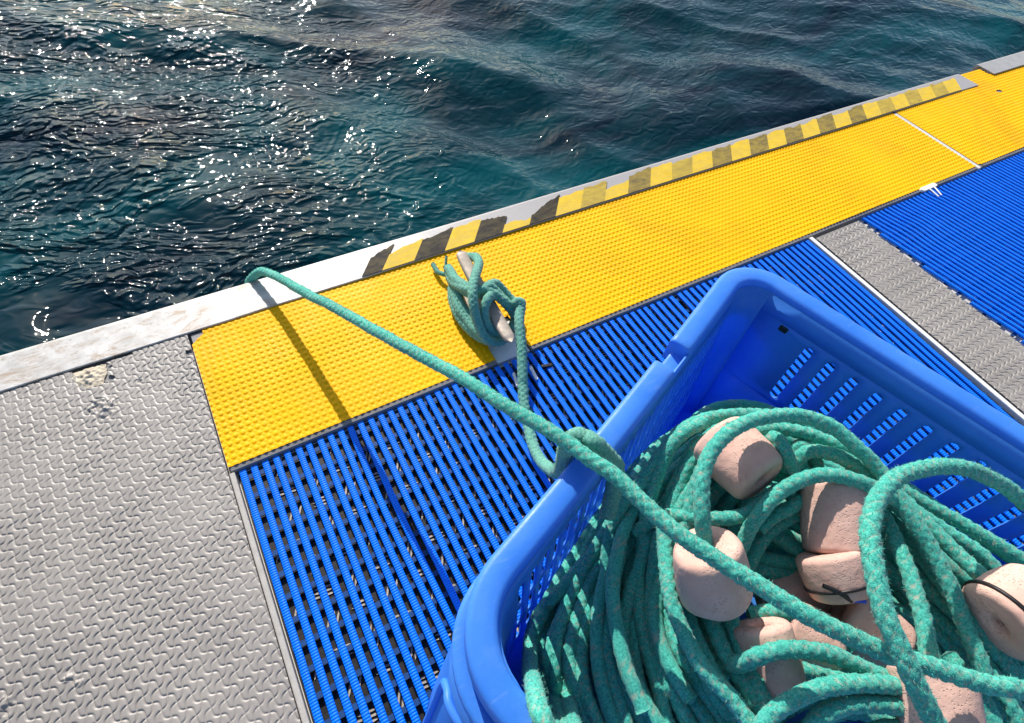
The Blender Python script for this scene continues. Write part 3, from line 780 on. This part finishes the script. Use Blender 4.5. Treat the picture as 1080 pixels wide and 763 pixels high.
# ------------------------------------------------------------------ ropes
RR = 0.0093
def rope(name, pts, parent=None, r=RR, mat=None, seed=0, smoothn=12, fuzz=1300, seg=20, ds=.0021, raw=False, plait=4, lay=.056, cap=True):
    C = np.asarray(pts, float) if raw else catmull(pts, smoothn)
    C, s = resample(C, ds)
    rr = np.random.default_rng(1000 + seed)
    # small irregular bends
    for k in range(3): C[:, k] += .0009 * (vnoise(s * 22 + seed * 3.7, s * 0 + k * 9.1, 40 + k) - .5) * 2
    T, Nn, B = frames(C)
    u = np.linspace(0, 1, seg, endpoint=False)
    U, SS = np.meshgrid(u, s, indexing='xy')          # rows follow s
    wob = .004 * vnoise(s * 30, s * 0 + seed, 77)[:, None]
    if plait:
        pa_ = plait * U + plait * (SS + wob) / lay; pb_ = plait * U - plait * (SS + wob) / lay
        ha = np.abs(np.sin(np.pi * pa_)); hb = np.abs(np.sin(np.pi * pb_))
        h = np.sqrt(ha * hb)
        edge = np.minimum(ha, hb)
    else:
        pa_ = 3 * (U + SS / lay); h = np.abs(np.sin(np.pi * pa_)); edge = h; pb_ = pa_ * 0
    worn = .55 + .7 * vnoise(SS * 18 + seed, U * 3, 51)
    fine = vnoise(SS * 420, U * 34, 60 + seed % 7) - .5
    rad = r * (1 + (.20 if plait else .34) * (h - .6) * worn + .12 * fine + .08 * (vnoise(SS * 120, U * 9, 61) - .5))
    a = 2 * np.pi * U
    P = C[:, None, :] + rad[..., None] * (np.cos(a)[..., None] * Nn[:, None, :] + np.sin(a)[..., None] * B[:, None, :])
    ca, cb = np.floor(pa_).astype(np.int64), np.floor(pb_).astype(np.int64)
    hsh = ((ca * 7919 + cb * 104729 + seed * 31) % 97) / 97.0
    fl = np.clip(1 - edge / .30, 0, 1) * (hsh > .38) * (0.45 + .8 * vnoise(SS * 200, U * 20, 62))
    fl = np.clip(fl, 0, 1)
    V = P.reshape(-1, 3); n = len(s); F = gridF(n, seg, False, True)
    fl = fl.reshape(-1)
    if cap:
        V = np.vstack([V, C[:1] - T[:1] * r * .4, C[-1:] + T[-1:] * r * .4]); i0 = len(V) - 2
        j = np.arange(seg); j2 = (j + 1) % seg
        F = np.vstack([F, np.stack([np.full(seg, i0), j2, j, j], 1)[:, [0, 1, 2, 2]][:, :4]]) if False else F
        fl = np.r_[fl, 0, 0]
        caps = [(i0, int(b), int(a_)) for a_, b in zip(j, j2)] + [(i0 + 1, int((n - 1) * seg + a_), int((n - 1) * seg + b)) for a_, b in zip(j, j2)]
        fz_extra = caps
    else: fz_extra = []
    # fuzz: loose fibres as slim triangles
    L = s[-1]; nf = int(fuzz * 3.0 * L)
    ii = rr.integers(1, n - 1, nf); jj = rr.integers(0, seg, nf)
    base = P[ii, jj]; out = (base - C[ii]) / np.linalg.norm(base - C[ii], axis=1)[:, None]
    dirn = out * rr.uniform(.25, 1.0, nf)[:, None] + T[ii] * rr.normal(0, 1, nf)[:, None] + np.cross(out, T[ii]) * rr.normal(0, .7, nf)[:, None]
    dirn /= np.linalg.norm(dirn, axis=1)[:, None]
    ln = rr.uniform(.0012, .0046, nf)[:, None]
    side = np.cross(dirn, out); side /= np.linalg.norm(side, axis=1)[:, None] + 1e-9
    wd = .00034
    A = base - out * .0004 + side * wd; Bq = base - out * .0004 - side * wd; Cq = base + dirn * ln + out * .0003
    nb = len(V); V = np.vstack([V, np.stack([A, Bq, Cq], 1).reshape(-1, 3)])
    fl = np.r_[fl, np.repeat((rr.random(nf) < .18) * .8, 3)]
    me = bpy.data.meshes.new(name)
    tri = np.arange(nf * 3).reshape(-1, 3) + nb
    tri = np.vstack([np.array(fz_extra, dtype=np.int64).reshape(-1, 3), tri])
    me.vertices.add(len(V)); me.vertices.foreach_set("co", V.astype(np.float32).ravel())
    li = np.r_[F.ravel(), tri.ravel()].astype(np.int32)
    me.loops.add(len(li)); me.loops.foreach_set("vertex_index", li)
    tot = np.r_[np.full(len(F), 4), np.full(len(tri), 3)].astype(np.int32)
    me.polygons.add(len(tot)); me.polygons.foreach_set("loop_start", np.r_[0, np.cumsum(tot)[:-1]].astype(np.int32)); me.polygons.foreach_set("loop_total", tot)
    me.update(calc_edges=True)
    me.polygons.foreach_set("use_smooth", np.ones(len(tot), bool))
    at_ = me.attributes.new('fleck', 'FLOAT', 'POINT'); at_.data.foreach_set("value", fl.astype(np.float32))
    me.materials.append(mat or M['rope'])
    return link(bpy.data.objects.new(name, me), parent)

def pz(seq): return [at(x, y, z) for x, y, z in seq]

main = pz([(264, 289.5, .016), (274, 287, .040), (287, 289.5, .068), (306, 300, .105), (327, 311.5, .145), (348, 322, .185), (390, 345, .250), (444, 375.5, .315), (489, 399, .355),
           (535, 429, .388), (571, 450, .402), (599, 468, .408), (623, 485.6, .412), (653, 506, .415), (706, 556, .420), (756, 591, .425), (801, 618.6, .430), (851, 649, .433), (902, 674, .433), (942, 691.5, .430), (992, 706.6, .428), (1042, 722, .425), (1081, 729, .420), (1180, 770, .36), (1260, 840, .30)])
p = main[0]
main = [np.array([p[0] - .018, 1.072, -.50]), np.array([p[0] - .016, 1.071, -.25]), np.array([p[0] - .012, 1.0695, -.06]), np.array([p[0] - .008, 1.067, -.012])] + main[1:]
o = rope('mooring_rope', main, seed=1, seg=26, fuzz=2600, ds=.0018, smoothn=14)
tag(o, 'long green braided rope arching from the water edge over the crate rim', 'rope')

# cleat line: made fast on the cleat, then over the crate's rim
cl = empty('cleat_rope', 'faded green rope wound in figures of eight on the steel cleat', 'rope', loc=tuple(at(515, 330, .03)))
Z7 = lambda seq: pz([(430 + x / 4.767, 240 + y / 4.767, z) for x, y, z in seq])
cr = .0112
o = off(rope('standing_part', Z7([(505, 400, .020), (530, 395, .045), (552, 376, .066), (570, 377, .068), (571, 405, .062), (563, 450, .060), (563, 500, .058), (568, 560, .052), (574, 620, .046), (577, 690, .036), (577, 763, .024)]) +
         pz([(551.5, 408, .018), (553, 428, .012), (557, 449, .012), (562, 470, .020), (572, 488, .05), (585, 498, .12), (592, 494, .24), (595.5, 482, .35), (600, 468, .394), (608, 460, .404), (617, 461, .405), (628, 467, .408), (641, 481, .380), (650, 494, .350), (646, 520, .325), (640, 545, .30)]),
         cl, r=cr, mat=M['rope_pale'], seed=2, lay=.050, fuzz=1300), cl)
off(rope('cleat_turn', Z7([(200, 205, .030), (216, 222, .040), (240, 262, .052), (290, 295, .070), (345, 308, .082), (400, 318, .080), (450, 345, .070), (492, 385, .056), (528, 425, .036), (540, 470, .022), (515, 515, .016)]), cl, r=cr, mat=M['rope_pale'], seed=3, lay=.050, fuzz=1300), cl)
off(rope('cleat_turn', Z7([(212, 250, .018), (235, 285, .030), (285, 318, .054), (345, 335, .070), (395, 300, .078), (440, 285, .066), (480, 320, .050), (520, 365, .036), (545, 410, .026), (545, 450, .016)]), cl, r=cr, mat=M['rope_pale'], seed=4, lay=.050, fuzz=1300), cl)
off(rope('cleat_turn', Z7([(300, 150, .030), (320, 150, .048), (345, 152, .066), (358, 180, .080), (345, 230, .098), (328, 290, .104), (326, 350, .100), (336, 420, .085), (352, 480, .066), (380, 540, .045), (420, 572, .030), (465, 572, .018), (500, 545, .014)]), cl, r=.0108, mat=M['rope_pale'], seed=5, lay=.048, fuzz=1300), cl)
off(rope('cleat_turn', Z7([(240, 270, .020), (224, 310, .020), (228, 370, .018), (250, 430, .018), (290, 490, .018), (340, 535, .020), (400, 565, .020), (455, 560, .016), (490, 520, .014)]), cl, r=cr, mat=M['rope_pale'], seed=6, lay=.050, fuzz=1300), cl)
off(rope('cleat_turn', Z7([(250, 290, .036), (255, 340, .036), (275, 395, .034), (305, 440, .032), (345, 490, .034), (390, 535, .034), (440, 545, .026)]), cl, r=cr, mat=M['rope_pale'], seed=7, lay=.050, fuzz=1300), cl)
off(rope('cleat_turn', Z7([(420, 340, .082), (402, 362, .086), (386, 405, .080), (388, 455, .064), (408, 500, .050), (440, 525, .034), (480, 535, .020)]), cl, r=.0108, mat=M['rope_pale'], seed=8, lay=.048, fuzz=1300), cl)
off(rope('cleat_turn', Z7([(206, 228, .024), (228, 275, .042), (275, 306, .066), (330, 318, .084), (372, 312, .084), (420, 300, .078), (470, 350, .062), (510, 395, .050), (535, 440, .030)]), cl, r=.0100, mat=M['rope_pale'], seed=31, lay=.048, fuzz=1300), cl)
off(rope('cleat_turn', Z7([(236, 300, .030), (238, 350, .030), (256, 410, .030), (295, 465, .030), (338, 515, .032), (385, 552, .030), (440, 562, .022), (480, 540, .015)]), cl, r=.0100, mat=M['rope_pale'], seed=32, lay=.048, fuzz=1300), cl)
for k, e in enumerate(([(215, 240, .026), (188, 236, .020), (155, 225, .014), (138, 205, .012), (126, 184, .012)], [(205, 215, .030), (192, 195, .026), (190, 172, .030), (193, 145, .036)])):
    off(rope('frayed_end', Z7(e), cl, r=.0055 if k == 0 else .003, mat=M['rope_pale'], seed=9 + k, plait=0, lay=.012, fuzz=2500, seg=12), cl)

# cleat
ct = empty('mooring_cleat', 'brushed steel horn cleat on the yellow mat, wrapped in rope', 'cleat', loc=tuple(at(512, 318, 0)))
h0, h1 = at(484.5, 264.5, .060), at(539.5, 362, .056)
mid = (h0 + h1) / 2; dd = (h1 - h0)[:2]; Lh = np.linalg.norm(dd); dd /= Lh; nn = np.array([-dd[1], dd[0]])
V = []; NSEG = 16; NT = 29
for i in range(NT):
    t = i / (NT - 1) * 2 - 1
    wv = .0168 * (1 - .22 * abs(t) ** 2) * min(1, math.sqrt(max(0, 1 - abs(t) ** 14)) + .12); hv_ = .0085 * (1 - .35 * abs(t) ** 1.5) * min(1, math.sqrt(max(0, 1 - abs(t) ** 14)) + .12)
    zc = .052 + .008 * t * t
    for k in range(NSEG):
        a = 2 * math.pi * k / NSEG; cx = math.copysign(abs(math.cos(a)) ** .5, math.cos(a)); sz = math.copysign(abs(math.sin(a)) ** .7, math.sin(a))
        p = mid[:2] + dd * t * Lh / 2 + nn * cx * wv; V.append((*p, zc + sz * hv_))
F = [tuple(f) for f in gridF(NT, NSEG, False, True)] + [tuple(range(NSEG - 1, -1, -1)), tuple((NT - 1) * NSEG + k for k in range(NSEG))]
off(mesh('horn', V, F, M['steel'], ct, smooth=True), ct)
for sgn in (-1, 1):
    V = []
    for z, r_ in ((-.004, .021), (.004, .017), (.016, .0125), (.034, .0125), (.050, .015)):
        for k in range(18):
            a = 2 * math.pi * k / 18; V.append((*(mid[:2] + dd * (sgn * .038 + r_ * math.cos(a)) + nn * r_ * .8 * math.sin(a)), z))
    off(mesh('leg', V, gridF(5, 18, False, True), M['steel'], ct, smooth=True), ct)
mb = MB(); bp = []
for k in range(28):
    a = 2 * math.pi * k / 28; ex = math.copysign(abs(math.cos(a)) ** .6, math.cos(a)); ey = math.copysign(abs(math.sin(a)) ** .6, math.sin(a))
    bp.append(mid[:2] + dd * .075 * ex + nn * .030 * ey)
mb.prism(bp, .0008, .006); off(mb.build('base_plate', M['steel'], ct, bevel=.0015), ct)
# bare white pad in the cut-out of the mat
mb = MB(); mb.prism([(NX0 + .001, .590), (NX1 - .001, .590), (NX1 - .001, NY1 - .001), (NX0 + .004, NY1 - .001)], -.0195, -.0085)
tag(mb.build('cleat_pad', M['white_clip'], bevel=.001), 'white pad showing in the mat cut-out at the foot of the cleat', 'pad')

# rope coil in the crate
coil = empty('rope_coil', 'heap of green braided rope coiled inside the big blue crate', 'rope coil', loc=(*(sum(corners) / 4), .03))
def inset_ok(p, m=.012):
    v = min(1.05, max(0, (p[2] - ZB) / (ZT - ZB))); ins = BOT_IN + (TOP_IN - BOT_IN) * v + m
    for i in range(4):
        a, b = corners[i], corners[(i + 1) % 4]; d = (b - a) / np.linalg.norm(b - a); q = np.array([-d[1], d[0]])
        if np.dot(q, (sum(corners) / 4) - a) < 0: q = -q
        if np.dot(q, p[:2] - a) < ins: return False
    # rounded near corner
    cen = Ab[0][0][0] * 0
    return True
def safe(x, y, z):
    p = at(x, y, z)
    while z < .40 and not inset_ok(p): z += .008; p = at(x, y, z)
    return p
def coilp(seq, seed, **k):
    o = rope('coil_turn', [safe(x, y, z) for x, y, z in seq], coil, seed=seed, fuzz=1500, **k); return off(o, coil)

# lower filling turns that follow the crate's walls
cc = sum(corners) / 4; e1 = (corners[1] - corners[0]) / np.linalg.norm(corners[1] - corners[0]); e2 = Rd
A1 = np.linalg.norm(corners[1] - corners[0]) / 2; A2 = LEN / 2
for k in range(44):
    ins = .088 + .0215 * (k % 9) + rng.uniform(-.008, .008); z = .034 + .046 * (k // 9) + .018 * ((k * 5) % 3) + rng.uniform(0, .012)
    a1, a2 = A1 - ins, A2 - ins; a0 = rng.uniform(0, 6.28); pts = []
    tilt = rng.uniform(-.02, .02); c0 = cc + e1 * rng.uniform(-.012, .012) + e2 * rng.uniform(-.012, .012)
    for q in range(33):
        a = a0 + q / 32 * 6.1; ex = math.copysign(abs(math.cos(a)) ** .62, math.cos(a)); ey = math.copysign(abs(math.sin(a)) ** .62, math.sin(a))
        rw = 1 + .02 * math.sin(a * 3 + k)
        pts.append([*(c0 + e1 * a1 * ex * rw + e2 * a2 * ey * rw), z + tilt * math.cos(a) + .010 * math.sin(2 * a + k)])
    off(rope('coil_turn', pts, coil, seed=100 + k, smoothn=5, fuzz=260, seg=12, ds=.0042), coil)

# left hand bundle, seen falling towards the near corner
G0 = [(795, 437), (765, 440), (724, 452), (688, 476), (654, 515), (617, 575), (583, 633), (562, 690), (566, 740), (590, 800)]
G1 = [(770, 450), (750, 474), (736, 505), (722, 545), (712, 585), (711, 630), (728, 690), (762, 740), (800, 790), (830, 840)]
NB = 12
for layer in (0, 1):
    for k in range(NB):
        f = (k + .5 * layer) / (NB - 1) if layer == 0 else (k + .5) / NB
        jit = np.random.default_rng(300 + k + 40 * layer)
        seq = []
        wv = jit.normal(0, 3.5, len(G0))
        for j, (a, b) in enumerate(zip(G0, G1)):
            z = (.185 + .075 * f if layer == 0 else .155 + .07 * f) + jit.uniform(-.006, .006)
            if j < 5: z += .10 * (1 - j / 5) + (.010 * (k % 3))
            seq.append((a[0] + (b[0] - a[0]) * f + wv[j], a[1] + (b[1] - a[1]) * f + wv[j] * .3, z))
        if layer == 1 and k % 2: continue
        coilp(seq, 200 + k + 20 * layer)
# individually traced strands
T1 = [
 [(612, 800, 0.195), (600, 740, 0.200), (602, 680, 0.203), (622, 615, 0.207), (652, 560, 0.233), (668, 520, 0.276), (690, 490, 0.313), (715, 458, 0.335), (745, 442, 0.345), (785, 437, 0.345), (825, 440, 0.340)],
 [(700, 800, 0.225), (668, 730, 0.225), (656, 670, 0.230), (664, 625, 0.235), (676, 590, 0.241), (679, 555, 0.269), (690, 515, 0.299), (705, 475, 0.332), (722, 456, 0.345), (745, 445, 0.350)],
 [(745, 800, 0.235), (712, 735, 0.235), (694, 670, 0.235), (692, 610, 0.235), (700, 560, 0.258), (703, 535, 0.278), (718, 500, 0.305), (735, 470, 0.330), (755, 462, 0.333)],
 [(790, 810, 0.235), (752, 750, 0.235), (726, 690, 0.235), (712, 630, 0.237), (711, 585, 0.248), (720, 545, 0.272), (735, 510, 0.297), (748, 490, 0.313), (760, 480, 0.319)],
 [(618, 820, 0.195), (592, 760, 0.195), (585, 700, 0.195), (590, 660, 0.200), (610, 610, 0.205), (640, 560, 0.238), (655, 530, 0.265), (668, 505, 0.285)],
 [(678, 810, 0.220), (655, 745, 0.220), (640, 680, 0.225), (640, 620, 0.225), (641, 580, 0.242), (650, 545, 0.267), (665, 520, 0.286), (690, 500, 0.303)],
 [(572, 760, 0.105), (560, 715, 0.115), (558, 680, 0.125), (566, 652, 0.140), (580, 634, 0.195), (600, 612, 0.200), (625, 585, 0.214)],
 # arcs over and beyond the floats
 [(742, 640, .30), (744, 590, .355), (741, 550, .392), (740, 512, .408), (745, 487, .415), (757, 467, .420), (777, 451, .420), (802, 441, .418), (830, 437.5, .415), (855, 441, .41), (880, 452, .405), (902, 470, .40), (921, 488, .392), (938, 510, .385), (958, 540, .38), (982, 579, .37), (1003, 622, .36), (1018, 662, .35), (1030, 690, .345), (1040, 720, .335)],
 [(770, 480, .325), (795, 458, .345), (814, 452, .360), (840, 455, .368), (866, 463, .368), (894, 476, .365), (915, 492, .362), (940, 515, .355)],
 [(835, 498, .345), (845, 482, .362), (858, 476, .372), (880, 480, .375), (902, 490, .372), (918, 501, .368), (940, 520, .36)],
 [(805, 480, .335), (813, 465, .372), (818, 462, .384), (826, 473, .384), (832, 487, .374), (838, 502, .350), (840, 515, .33)],
 [(826, 490, .33), (838, 475, .355), (846, 470, .360), (856, 478, .352), (862, 495, .335)],
 [(770, 600, .30), (783, 574, .325), (792, 555, .345), (805, 537, .362), (822, 520, .375), (845, 507, .388), (872, 501, .395), (897, 505, .395), (920, 514, .390), (950, 530, .375)],
 [(800, 560, .315), (815, 545, .325), (832, 536, .335), (845, 527, .335), (860, 520, .325)],
 [(670, 560, .26), (700, 545, .30), (740, 548, .325), (780, 545, .335), (805, 530, .345), (825, 515, .352), (850, 500, .35)],
 [(775, 640, .25), (795, 585, .29), (815, 558, .305), (845, 540, .315), (875, 532, .31)],
 [(740, 590, .24), (790, 560, .275), (815, 565, .285), (840, 580, .288), (858, 590, .28)],
 [(780, 580, .265), (810, 590, .275), (845, 595, .275)],
 [(775, 595, .262), (810, 603, .27), (850, 606, .262)],
 # right hand bundle
 [(885, 470, .32), (912, 485, .325), (960, 522, .325), (1010, 550, .325), (1050, 573, .325), (1100, 605, .32), (1150, 650, .31)],
 [(895, 490, .325), (930, 512, .335), (960, 535, .338), (1000, 562, .34), (1035, 585, .34), (1060, 612, .335), (1100, 650, .33)],
 [(910, 500, .30), (950, 530, .31), (1000, 568, .315), (1040, 605, .315), (1090, 640, .31)],
 [(925, 512, .34), (945, 522, .352), (975, 550, .358), (1005, 580, .36), (1030, 603, .365), (1052, 617, .37)],
 [(935, 525, .345), (960, 548, .350), (980, 585, .35), (1000, 615, .348), (1020, 650, .34), (1050, 690, .33), (1085, 730, .32)],
 [(930, 540, .32), (960, 570, .325), (990, 610, .325), (1020, 645, .32), (1060, 680, .315)],
 [(925, 560, .30), (960, 598, .305), (1000, 640, .305), (1040, 668, .30), (1090, 700, .29)],
 [(925, 590, .285), (960, 625, .29), (1000, 662, .29), (1040, 700, .285), (1080, 740, .275)],
 [(930, 540, .335), (945, 570, .345), (958, 600, .35), (968, 632, .352), (975, 662, .352), (980, 700, .345), (985, 740, .33)],
 [(935, 640, .275), (970, 655, .28), (1005, 685, .28), (1040, 730, .275), (1070, 780, .27)],
 [(1000, 690, .31), (1020, 720, .315), (1040, 745, .315), (1055, 780, .31)],
 [(1030, 690, .32), (1050, 715, .322), (1068, 745, .32), (1085, 790, .31)],
 [(1055, 690, .30), (1075, 715, .30), (1095, 750, .30)],
 [(905, 560, .27), (935, 600, .275), (965, 650, .275), (990, 700, .27), (1000, 740, .265)],
 # bottom arcs
 [(690, 690, .19), (730, 705, .22), (758, 708, .265), (772, 704, .31), (786, 699, .338), (798, 693, .352), (820, 687, .356), (845, 686, .356), (875, 690, .352), (902, 701, .345), (930, 713, .335), (960, 720, .32)],
 [(795, 790, .335), (808, 760, .35), (832, 742, .358), (861, 728, .362), (896, 721, .362), (925, 721, .358), (960, 726, .345), (1000, 745, .33)],
 [(850, 785, .335), (861, 759, .345), (888, 746, .35), (920, 742, .35), (950, 746, .345), (990, 765, .33)],
 [(830, 704, .315), (850, 708, .32), (875, 715, .318), (905, 722, .31)],
 [(790, 648, .30), (815, 645, .31), (845, 650, .315), (870, 660, .31), (900, 680, .30)],
 [(800, 745, .25), (840, 715, .26), (900, 712, .26), (950, 730, .25)],
 [(785, 775, .24), (850, 738, .25), (910, 738, .25), (965, 760, .24)],
 [(810, 800, .25), (880, 752, .275), (935, 762, .27), (980, 800, .25)],
 [(750, 660, .22), (790, 662, .22), (830, 655, .22), (880, 665, .21)],
 [(740, 700, .21), (780, 690, .21), (830, 690, .21), (880, 700, .21)],
 [(760, 610, .20), (800, 620, .20), (850, 630, .20), (920, 660, .20)],
 [(740, 560, .22), (790, 600, .22), (840, 610, .22), (900, 640, .22), (960, 690, .21)],
 # strands under the front float
 [(698, 540, .315), (702, 590, .318), (710, 640, .322), (735, 695, .326), (775, 742, .33), (805, 790, .33)],
 [(740, 620, .30), (752, 660, .305), (770, 700, .31), (795, 735, .315), (812, 775, .315)],
 [(765, 630, .305), (775, 665, .31), (790, 705, .315), (806, 745, .32), (815, 790, .32)],
 [(720, 620, .295), (730, 665, .30), (752, 710, .305), (785, 755, .31), (800, 800, .31)],
 [(900, 790, .33), (930, 770, .335), (960, 770, .33)],
]
for k, seq in enumerate(T1): coilp(seq, 400 + k)
lp = [(1180, 620, .36), (1130, 570, .385), (1095, 541, .398), (1080, 530, .405), (1063, 515, .418), (1041, 503, .435), (1016, 494, .450), (990, 491.5, .460), (961, 497, .468), (939, 509, .475), (925, 526, .480), (918, 547, .482), (916.5, 568, .482), (919, 590, .482), (923.5, 613, .480), (930, 637, .477), (940, 662, .473), (951, 686, .468), (960, 708, .462), (972, 733, .452), (988, 765, .435), (1010, 800, .40), (1030, 850, .36)]
o = off(rope('coil_turn', pz(lp), coil, seed=2, seg=26, fuzz=2600, ds=.0018, smoothn=14), coil)

# ------------------------------------------------------------------ floats
def make_float(label, c, axis, length, rad, seed, tie=False, squash=1.0, taper=.06, parent_tie=None):
    r = empty('rope_float', label, 'float', 'salmon floats strung on the coiled rope', loc=tuple(c))
    axis = np.array(axis, float); axis /= np.linalg.norm(axis)
    t0 = np.cross(axis, [0.3, 0.2, 1.0]); t0 /= np.linalg.norm(t0); t1 = np.cross(axis, t0)
    hl = length / 2; co = rad * .22
    prof = [(.0085, -hl + .02), (.0095, -hl + .004), (.013, -hl)]
    prof += [(rad * .55, -hl - .0005)]
    for a in range(0, 91, 15): prof.append((rad - co + co * math.sin(R_(a)), -hl + co - co * math.cos(R_(a))))
    for f in (.25, .5, .75): prof.append((rad * (1 + .035 * math.sin(math.pi * f)), -hl + co + (2 * hl - 2 * co) * f))
    for a in range(90, -1, -15): prof.append((rad - co + co * math.sin(R_(a)), hl - co + co * math.cos(R_(a))))
    prof += [(rad * .55, hl + .0005), (.013, hl), (.0095, hl - .004), (.0085, hl - .02)]
    seg = 40; V = []
    for q, h in prof:
        for k in range(seg):
            a = 2 * math.pi * k / seg
            g = 1 + .030 * math.sin(2 * a + seed) + .018 * math.sin(3 * a + seed * 2 + h * 30) + .05 * (vnoise(np.array([a * 2.2 + seed]), np.array([h * 60.]), 5)[0] - .5)
            tp_ = 1 - taper * h / hl
            V.append(tuple(q * g * tp_ * (math.cos(a) * t0 + math.sin(a) * t1 * squash) + axis * h * (1 + .02 * math.sin(a + seed))))
    mesh('foam_body', V, gridF(len(prof), seg, False, True), M['float'], r, smooth=True)
    if tie:
        for off_, w_ in tie:
            V = []
            for k in range(seg):
                a = 2 * math.pi * k / seg
                g = (1 + .030 * math.sin(2 * a + seed) + .018 * math.sin(3 * a + seed * 2 + off_ * 30)) * (1 - taper * off_ / hl)
                for q, h in ((.99, -w_), (1.05, -w_), (1.05, w_), (.99, w_)):
                    V.append(tuple(rad * 1.02 * q * g * (math.cos(a) * t0 + math.sin(a) * t1 * squash) + axis * (off_ + h)))
            mesh('cable_tie', V, gridF(seg, 4, True, True), M['black_tie'], r, smooth=False)
    return r
def fl(label, px, py, z, ex, ey, ez, length, rad, seed, **k):
    """ex, ey: a second pixel that the axis points at, with height ez above or below"""
    c = at(px, py, z); q = at(px + ex, py + ey, z + ez)
    return make_float(label, c, q - c, length, rad, seed, **k)
fl('salmon float framed by an arched green rope, nearest the slotted crate wall', 779, 484, .352, 26, 24, .012, .082, .0425, 1)
fl('large pale pink float crossed by the long straight rope', 750, 602, .352, -8, -40, .040, .074, .0425, 2)
fl('brownish float under an arched rope, upper one of the touching pair', 883, 546, .342, -4, -30, .012, .090, .0415, 3)
fl('pitted brown float with a black cable tie, lower one of the touching pair', 880, 606, .325, 10, 30, -.012, .056, .0385, 4, tie=[(.012, .0016)])
fl('shaded float half hidden behind the brown touching pair', 834, 630, .245, -25, 12, 0, .07, .037, 5)
fl('float with a green rope wrapped across its middle, below the pale pink one', 813, 698, .312, 10, 36, -.012, .084, .0310, 6)
fl('dark float squeezed under the long rope beside the rope wrapped one', 850, 672, .285, 26, 10, 0, .07, .036, 7)
fl('big sunlit float at the right edge with a black cable tie round it', 1078, 644, .380, 34, -22, .01, .074, .0430, 8, tie=[(-.026, .0018)])
fl('float under the crossing of the thick loop and the long rope, lowest in view', 990, 748, .352, 6, 30, -.005, .082, .0400, 9)
fl('shaded brown float deep in the coil behind the long rope, right of the touching pair', 916, 664, .285, 20, 14, 0, .075, .038, 10)
# black strap end with a blue tip by the pair
mb = MB()
a = at(868, 618, .35); b = at(898, 634, .345)
V, F = tube_mesh([a, (a + b) / 2 + np.array([0, 0, .004]), b], .0032, 6); mb.add(V, F)
stp = mb.build('cable_tie', M['black_tie'], smooth=True); tag(stp, 'black cable tie end with a blue tip beside the touching pair of floats', 'cable tie')
V, F = tube_mesh([b, b + np.array([.006, -.004, .002]), b + np.array([.014, -.009, .001])], .0022, 6)
mesh('blue_tip', V, F, M['blue_tie'], stp, smooth=True)

# ------------------------------------------------------------------ small things on the mats
def clip(label, p0, p1, w_, mat, z=.004, name='mat_clip', cat='clip'):
    a, b = at(*p0, z), at(*p1, z); d = (b - a)[:2]; L = np.linalg.norm(d); d /= L; n_ = np.array([-d[1], d[0]])
    pts = []
    for k in range(9): t = math.pi * (k / 8 - .5); pts.append(b[:2] + d * w_ * math.cos(t) + n_ * w_ * math.sin(t))
    for k in range(9): t = math.pi * (k / 8 + .5); pts.append(a[:2] + d * w_ * math.cos(t) + n_ * w_ * math.sin(t))
    mb = MB(); mb.prism(pts, z - .009, z); return tag(mb.build(name, mat, bevel=.0012), label, cat)
clip('short white clip on the blue slats right of the hanging cleat rope', (560, 387), (566, 399), .0035, M['white_clip'])
clip('short white clip on the blue slats left of the hanging cleat rope', (542, 394), (546, 406), .0030, M['white_clip'])
clip('small black clip across a blue slat below the cleat', (573, 386), (581, 384.5), .0040, M['black_tie'])
tc = clip('white T shaped clip at the border of the yellow mat and the far blue mat', (974, 199.5), (986, 194.5), .0085, M['white_clip'])
for q0, q1 in (((980, 199), (990, 207.5)), ((985, 197), (993, 206))):
    mb = MB(); a, b = at(*q0, .005), at(*q1, .005)
    V, F = tube_mesh([a, (a + b) / 2, b], .0022, 6); mb.add(V, F); mb.build('prong', M['white_clip'], tc, smooth=True)
